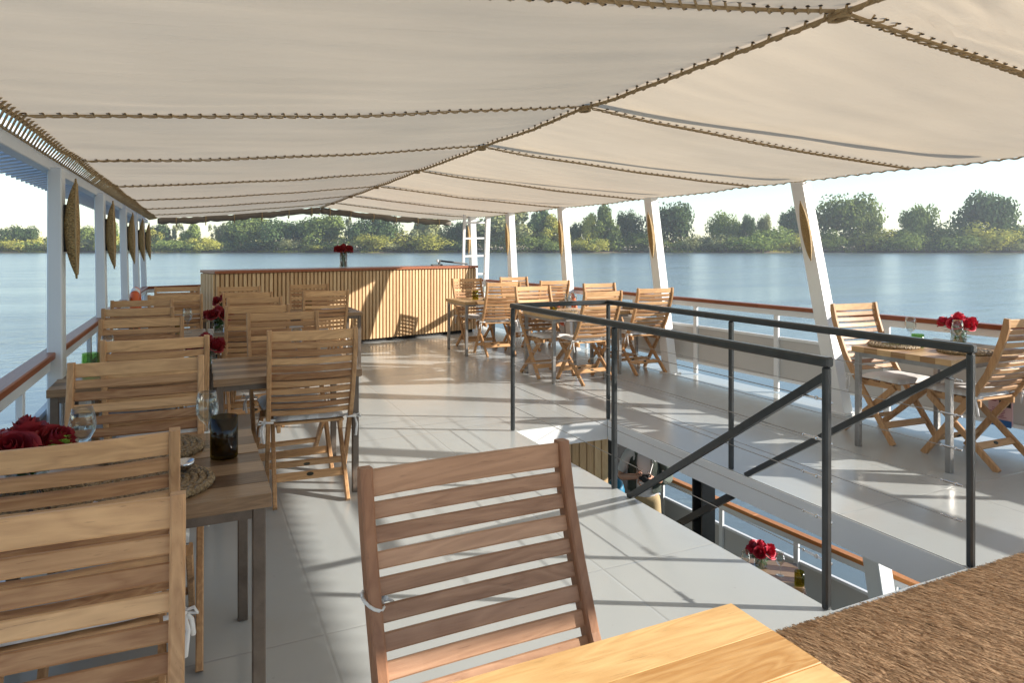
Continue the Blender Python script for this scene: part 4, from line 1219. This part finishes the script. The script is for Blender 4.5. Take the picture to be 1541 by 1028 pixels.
# lower deck pieces seen through the hatch
t = thing('deck_column', 'black steel column under the hatch edge above the lower railing', 'column', (3.42, 3.98, -2.25))
b = MB(); b.box((0, -.05, 1.045), (.12, .012, 2.07)); b.box((0, .05, 1.045), (.12, .012, 2.07)); b.build('flange', 'dark_steel', t)
b = MB(); b.box((.03, 0, 1.045), (.03, .086, 2.07)); b.build('web', 'dark_steel', t)
t = thing('support_post', 'white post rising from the lower deck, seen at the mat end of the hatch', 'post', (5.22, 3.72, -2.25))
b = MB(); b.beam((0, 0, 0), (.06, .42, 2.08), .16, .15, (0, 1, 0), .006); b.build('post_shaft', 'white_paint', t)
b = MB(); b.box((0, 0, .01), (.24, .24, .02)); b.build('foot_plate', 'white_paint', t)
b = MB()
for i in range(30):
    x = 1.3 + i * .088; b.box((x, 6.0, -1.25), (.074, .03, 1.94), 0, .003)
tag(b.build('batten_wall', 'pine_upright'), 'lower deck wall of upright pine battens under the hatch', 'wall')
t = thing('dark_filler', 'tall black cabinet standing in for the dark void behind the man on the lower deck', 'filler', (4.84, 7.2, -2.25))
b = MB(); b.box((0, 0, 1.0), (.55, .5, 2.0), 0, .006); b.build('filler_body', 'shadow_board', t)  # black box standing in for a dark void, shade put into its colour
b = MB(); b.box((-.0, -.254, .75), (.46, .012, 1.2)); b.build('filler_front', 'black_plastic', t)
b = MB(); b.lathe([(0, 0), (.085, 0), (.09, .02), (.09, .62), (.07, .70), (.03, .73), (0, .73)], 18)
o = tag(b.build('gas_bottle', 'blue_plastic', None, True), 'blue bottle standing against the pine wall on the lower deck', 'bottle'); o.location = (3.86, 5.80, -1.55)
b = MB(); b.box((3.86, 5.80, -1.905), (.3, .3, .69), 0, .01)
tag(b.build('wooden_crate', 'plank_brown'), 'brown crate carrying the blue bottle on the lower deck', 'crate')

# ------------------------------------------------------------------ lifebuoys, placard
def lifebuoy(label, loc, rot):
    t = thing('lifebuoy', label, 'lifebuoy', loc, 0, 'orange lifebuoys'); t.rotation_euler = rot
    b = MB(); Rr, rr_ = .24, .065
    n, m = 36, 12
    def f(u, v):
        a, c = 2 * math.pi * u, 2 * math.pi * v; k = Rr + rr_ * math.cos(c)
        return Vector((k * math.cos(a), k * math.sin(a), rr_ * .8 * math.sin(c)))
    b.grid(f, n, m); bmesh.ops.remove_doubles(b.bm, verts=b.bm.verts[:], dist=1e-4); b.build('ring', 'lifebuoy_orange', t, True)
    for k in range(4):
        b = MB(); a0 = k * math.pi / 2 + .4
        def f2(u, v):
            a, c = a0 + .28 * (u - .5), 2 * math.pi * v; k_ = Rr + (rr_ + .004) * math.cos(c)
            return Vector((k_ * math.cos(a), k_ * math.sin(a), (rr_ * .8 + .004) * math.sin(c)))
        b.grid(f2, 4, 12); b.build('band', 'white_paint', t, True)
    return t
lifebuoy('orange lifebuoy hung inside the railing below the third leaning post', (rx(9.2) - .13, 9.25, .60), (0, R(90), R(4)))
lifebuoy('orange lifebuoy hung on the railing by the upright posts', (-.66, 9.75, .72), (0, R(90), 0))
t = thing('safety_placard', 'pink printed placard with a blue foot fixed to the bulwark behind the cropped chair', 'placard', (rx(3.15) - .10, 3.15, .14), R(2))
b = MB(); b.box((0, 0, .115), (.012, .17, .19), 0, .002); b.build('board', 'placard_pink', t)
b = MB(); b.box((-.0078, 0, .03), (.004, .16, .05)); b.build('foot_band', 'placard_blue', t)
b = MB(); b.box((-.0078, -.035, .18), (.004, .08, .05)); b.build('screen', 'black_plastic', t)
b = MB()
for k in range(6): b.box((-.0074, .01 + .01 * (k % 2), .075 + k * .013), (.003, .11 - .02 * (k % 3), .004))
b.box((-.0074, .05, .195), (.003, .05, .01)); b.build('print', 'placard_ink', t)

# ------------------------------------------------------------------ sisal mat
b = MB(); r = random.Random(12)
mx0, mx1, my0, my1 = 2.03, 4.6, -.6, 1.965
b.box(((mx0 + mx1) / 2, (my0 + my1) / 2, .008), (mx1 - mx0, my1 - my0, .012))
for i in range(52000):
    x = r.uniform(mx0 - .005, mx1); y = my1 - (my1 - my0) * (r.random() ** 1.35) + .006
    row = math.floor(x / .019) * .019 + r.gauss(.0095, .0045)
    l_ = r.uniform(.035, .085); a = r.gauss(0, .10) + .04; wv = r.uniform(.0009, .0019)
    d = Vector((math.sin(a), -math.cos(a), 0)); s = Vector((math.cos(a), math.sin(a), 0)) * wv
    z0 = .014 + r.uniform(0, .006); z1 = z0 + r.uniform(.002, .014)
    p = Vector((row, y, 0))
    b.face([p - s + Vector((0, 0, z0)), p + s + Vector((0, 0, z0 + r.uniform(-.003, .003))), p + d * l_ + s * .4 + Vector((0, 0, z1)), p + d * l_ - s * .4 + Vector((0, 0, z1))])
tag(b.build('sisal_mat', 'sisal_fibre', None, False, False), 'coarse brown sisal mat lying on the deck at the head of the stairs', 'mat')

# ------------------------------------------------------------------ person with a camera on the lower deck
def skin_obj(name, verts, edges, radii, mat, parent, root=0, sub=2):
    me = bpy.data.meshes.new(name); me.from_pydata(verts, edges, []); me.materials.append(M[mat])
    o = bpy.data.objects.new(name, me); C.objects.link(o); o.parent = parent
    sk = o.modifiers.new('skin', 'SKIN'); sk.use_smooth_shade = True
    sb = o.modifiers.new('sub', 'SUBSURF'); sb.levels = sub; sb.render_levels = sub
    for i, rr_ in enumerate(radii):
        d = me.skin_vertices[0].data[i]; d.radius = rr_ if isinstance(rr_, tuple) else (rr_, rr_); d.use_root = (i == root)
    return o
pt = Vector((4.66, 6.42, -2.25))
face_dir = math.atan2(-pt.y, -pt.x) + PI / 2      # +Y of the figure turned towards the stairs
PR = thing('person', 'person in green gilet, white shirt and khaki trousers holding a small camera', 'person', pt, math.atan2(pt.x, -pt.y) + PI + PI)
PR.rotation_euler = (0, 0, math.atan2(-(-pt.x), -pt.y) )
# local frame: figure faces +Y
bv = [(0, 0, .93), (0, .0, 1.10), (0, 0, 1.28), (0, -.01, 1.43), (0, -.005, 1.50), (0, .01, 1.58), (0, .02, 1.66), (0, .015, 1.73),
      (.10, 0, .90), (.115, .01, .50), (.12, -.02, .09), (.125, .12, .03),
      (-.10, 0, .90), (-.115, .02, .50), (-.12, -.01, .09), (-.125, .13, .03),
      (.19, -.01, 1.40), (.27, .03, 1.14), (.10, .27, 1.23), (.045, .315, 1.25),
      (-.19, -.01, 1.40), (-.27, .04, 1.14), (-.11, .26, 1.20), (-.05, .315, 1.225)]
be = [(0, 1), (1, 2), (2, 3), (3, 4), (4, 5), (5, 6), (6, 7), (0, 8), (8, 9), (9, 10), (10, 11), (0, 12), (12, 13), (13, 14), (14, 15), (3, 16), (16, 17), (17, 18), (18, 19), (3, 20), (20, 21), (21, 22), (22, 23)]
brd = [(.15, .10), (.14, .095), (.155, .10), (.12, .08), (.05, .05), (.065, .075), (.075, .09), (.055, .07), .08, .06, .042, .035, .08, .06, .042, .035, .055, .045, .032, .024, .055, .045, .032, .024]
body = skin_obj('body', bv, be, brd, 'skin', PR)
def fingers(b, wrist, palm, side):
    w_, p = Vector(wrist), Vector(palm)
    for k in range(4):
        z = -.03 + k * .02
        base = p + Vector((0, 0, z)); tip = Vector((side * -.035, .03, z * .9)); mid = Vector((side * .008, .035, z))
        b.tube([base, base + mid, base + mid + tip * .6, base + mid + tip * 1.1], .008, 7, True, [.0095, .009, .008, .0065])
    b.tube([w_ + Vector((0, .01, .02)), p + Vector((side * .0, .0, .045)), p + Vector((side * -.03, .03, .045))], .01, 7, True, [.012, .011, .008])
b = MB(); fingers(b, (.10, .27, 1.23), (.060, .30, 1.248), 1); fingers(b, (-.11, .26, 1.20), (-.065, .30, 1.222), -1)
b.ball((.062, .295, 1.245), .034, 10, 8, (.6, .9, 1.2)); b.ball((-.067, .295, 1.22), .034, 10, 8, (.6, .9, 1.2)); b.build('hands', 'skin', PR, True)
b = MB()   # face
b.ball((.03, .098, 1.665), .010, 8, 6); b.ball((-.03, .098, 1.665), .010, 8, 6); b.ball((0, .115, 1.635), .014, 8, 6, (.8, 1, 1.4)); b.ball((0, .095, 1.592), .018, 8, 6, (1.2, .5, .35))
for s in (-1, 1): b.ball((s * .082, .01, 1.645), .022, 8, 6, (.4, .8, 1.3))
b.build('face', 'skin', PR, True)
b = MB(); b.ball((0, .0, 1.70), .098, 14, 10, (.9, 1.05, .85)); b.build('hair', 'hair_brown', PR, True)
skin_obj('shirt', [(0, 0, .86), (0, 0, 1.10), (0, 0, 1.30), (0, -.01, 1.44), (.19, -.01, 1.405), (.262, .02, 1.17), (-.19, -.01, 1.405), (-.262, .03, 1.17)],
         [(0, 1), (1, 2), (2, 3), (3, 4), (4, 5), (3, 6), (6, 7)], [(.186, .136), (.172, .124), (.17, .115), (.132, .092), .068, .06, .068, .06], 'shirt_white', PR)
vs = skin_obj('trousers', [(0, 0, 1.02), (0, 0, .88), (.10, 0, .82), (.115, .01, .50), (.12, -.015, .10), (-.10, 0, .82), (-.115, .02, .50), (-.12, -.005, .10)],
         [(0, 1), (1, 2), (2, 3), (3, 4), (1, 5), (5, 6), (6, 7)], [(.176, .128), (.178, .130), .105, .085, .07, .105, .085, .07], 'khaki', PR)
b = MB()     # open gilet: two front halves and a back, falling outside the shirt
for s in (-1, 1):
    def f(u, v):
        a = R(28) + u * R(152); z = 1.0 + .46 * v; k = 1 + .05 * math.sin(z * 40) * .2
        rx_, ry_ = (.19 - .045 * max(0, v - .55) * 2.2) * k, (.135 - .03 * max(0, v - .6) * 2) * k
        return Vector((s * rx_ * math.sin(a), ry_ * math.cos(a) , z))
    b.grid(f, 12, 10)
bmesh.ops.solidify(b.bm, geom=b.bm.faces[:], thickness=.012)
b.build('gilet', 'vest_green', PR, True)
skin_obj('sleeve', [(-.19, -.01, 1.405), (-.272, .035, 1.14), (-.16, .19, 1.18)], [(0, 1), (1, 2)], [.075, .068, .056], 'vest_green', PR)
b = MB()
for s in (-1, 1): b.box((s * .122, .05, .045), (.095, .27, .09), 0, .02)
b.build('boots', 'boot_brown', PR)
q = Matrix.Translation(pt) @ Matrix.Rotation(PR.rotation_euler.z, 4, 'Z')
t = thing('hand_camera', 'small black camera held in both hands by the person below the hatch', 'camera', q @ Vector((0, .335, 1.245)), PR.rotation_euler.z)
b = MB(); b.box((0, 0, 0), (.11, .045, .075), 0, .006); b.build('camera_body', 'black_plastic', t)
b = MB(); b.tube([(0, .02, 0), (0, .075, 0)], .03, 16); b.build('camera_lens', 'black_plastic', t)
b = MB(); b.tube([(-.055, 0, .03), (-.09, -.12, .12), (-.07, -.27, .23)], .006, 5); b.tube([(.055, 0, .03), (.09, -.12, .12), (.07, -.27, .23)], .006, 5); b.build('strap', 'black_plastic', t)

# ------------------------------------------------------------------ river haze
b = MB(); b.box((0, 380, 43.), (5400, 4000, 95.4))
hz = b.build('haze', 'white_paint'); hz['kind'] = 'stuff'; hz['label'] = 'thin pale haze over the river'
m = bpy.data.materials.new('haze_air'); m.use_nodes = True; N, L = m.node_tree.nodes, m.node_tree.links; N.clear()
out = N.new('ShaderNodeOutputMaterial'); pv = N.new('ShaderNodeVolumePrincipled')
pv.inputs['Color'].default_value = (.86, .92, 1, 1); pv.inputs['Density'].default_value = .00014; pv.inputs['Anisotropy'].default_value = .2
L.new(pv.outputs[0], out.inputs['Volume']); hz.data.materials.clear(); hz.data.materials.append(m)
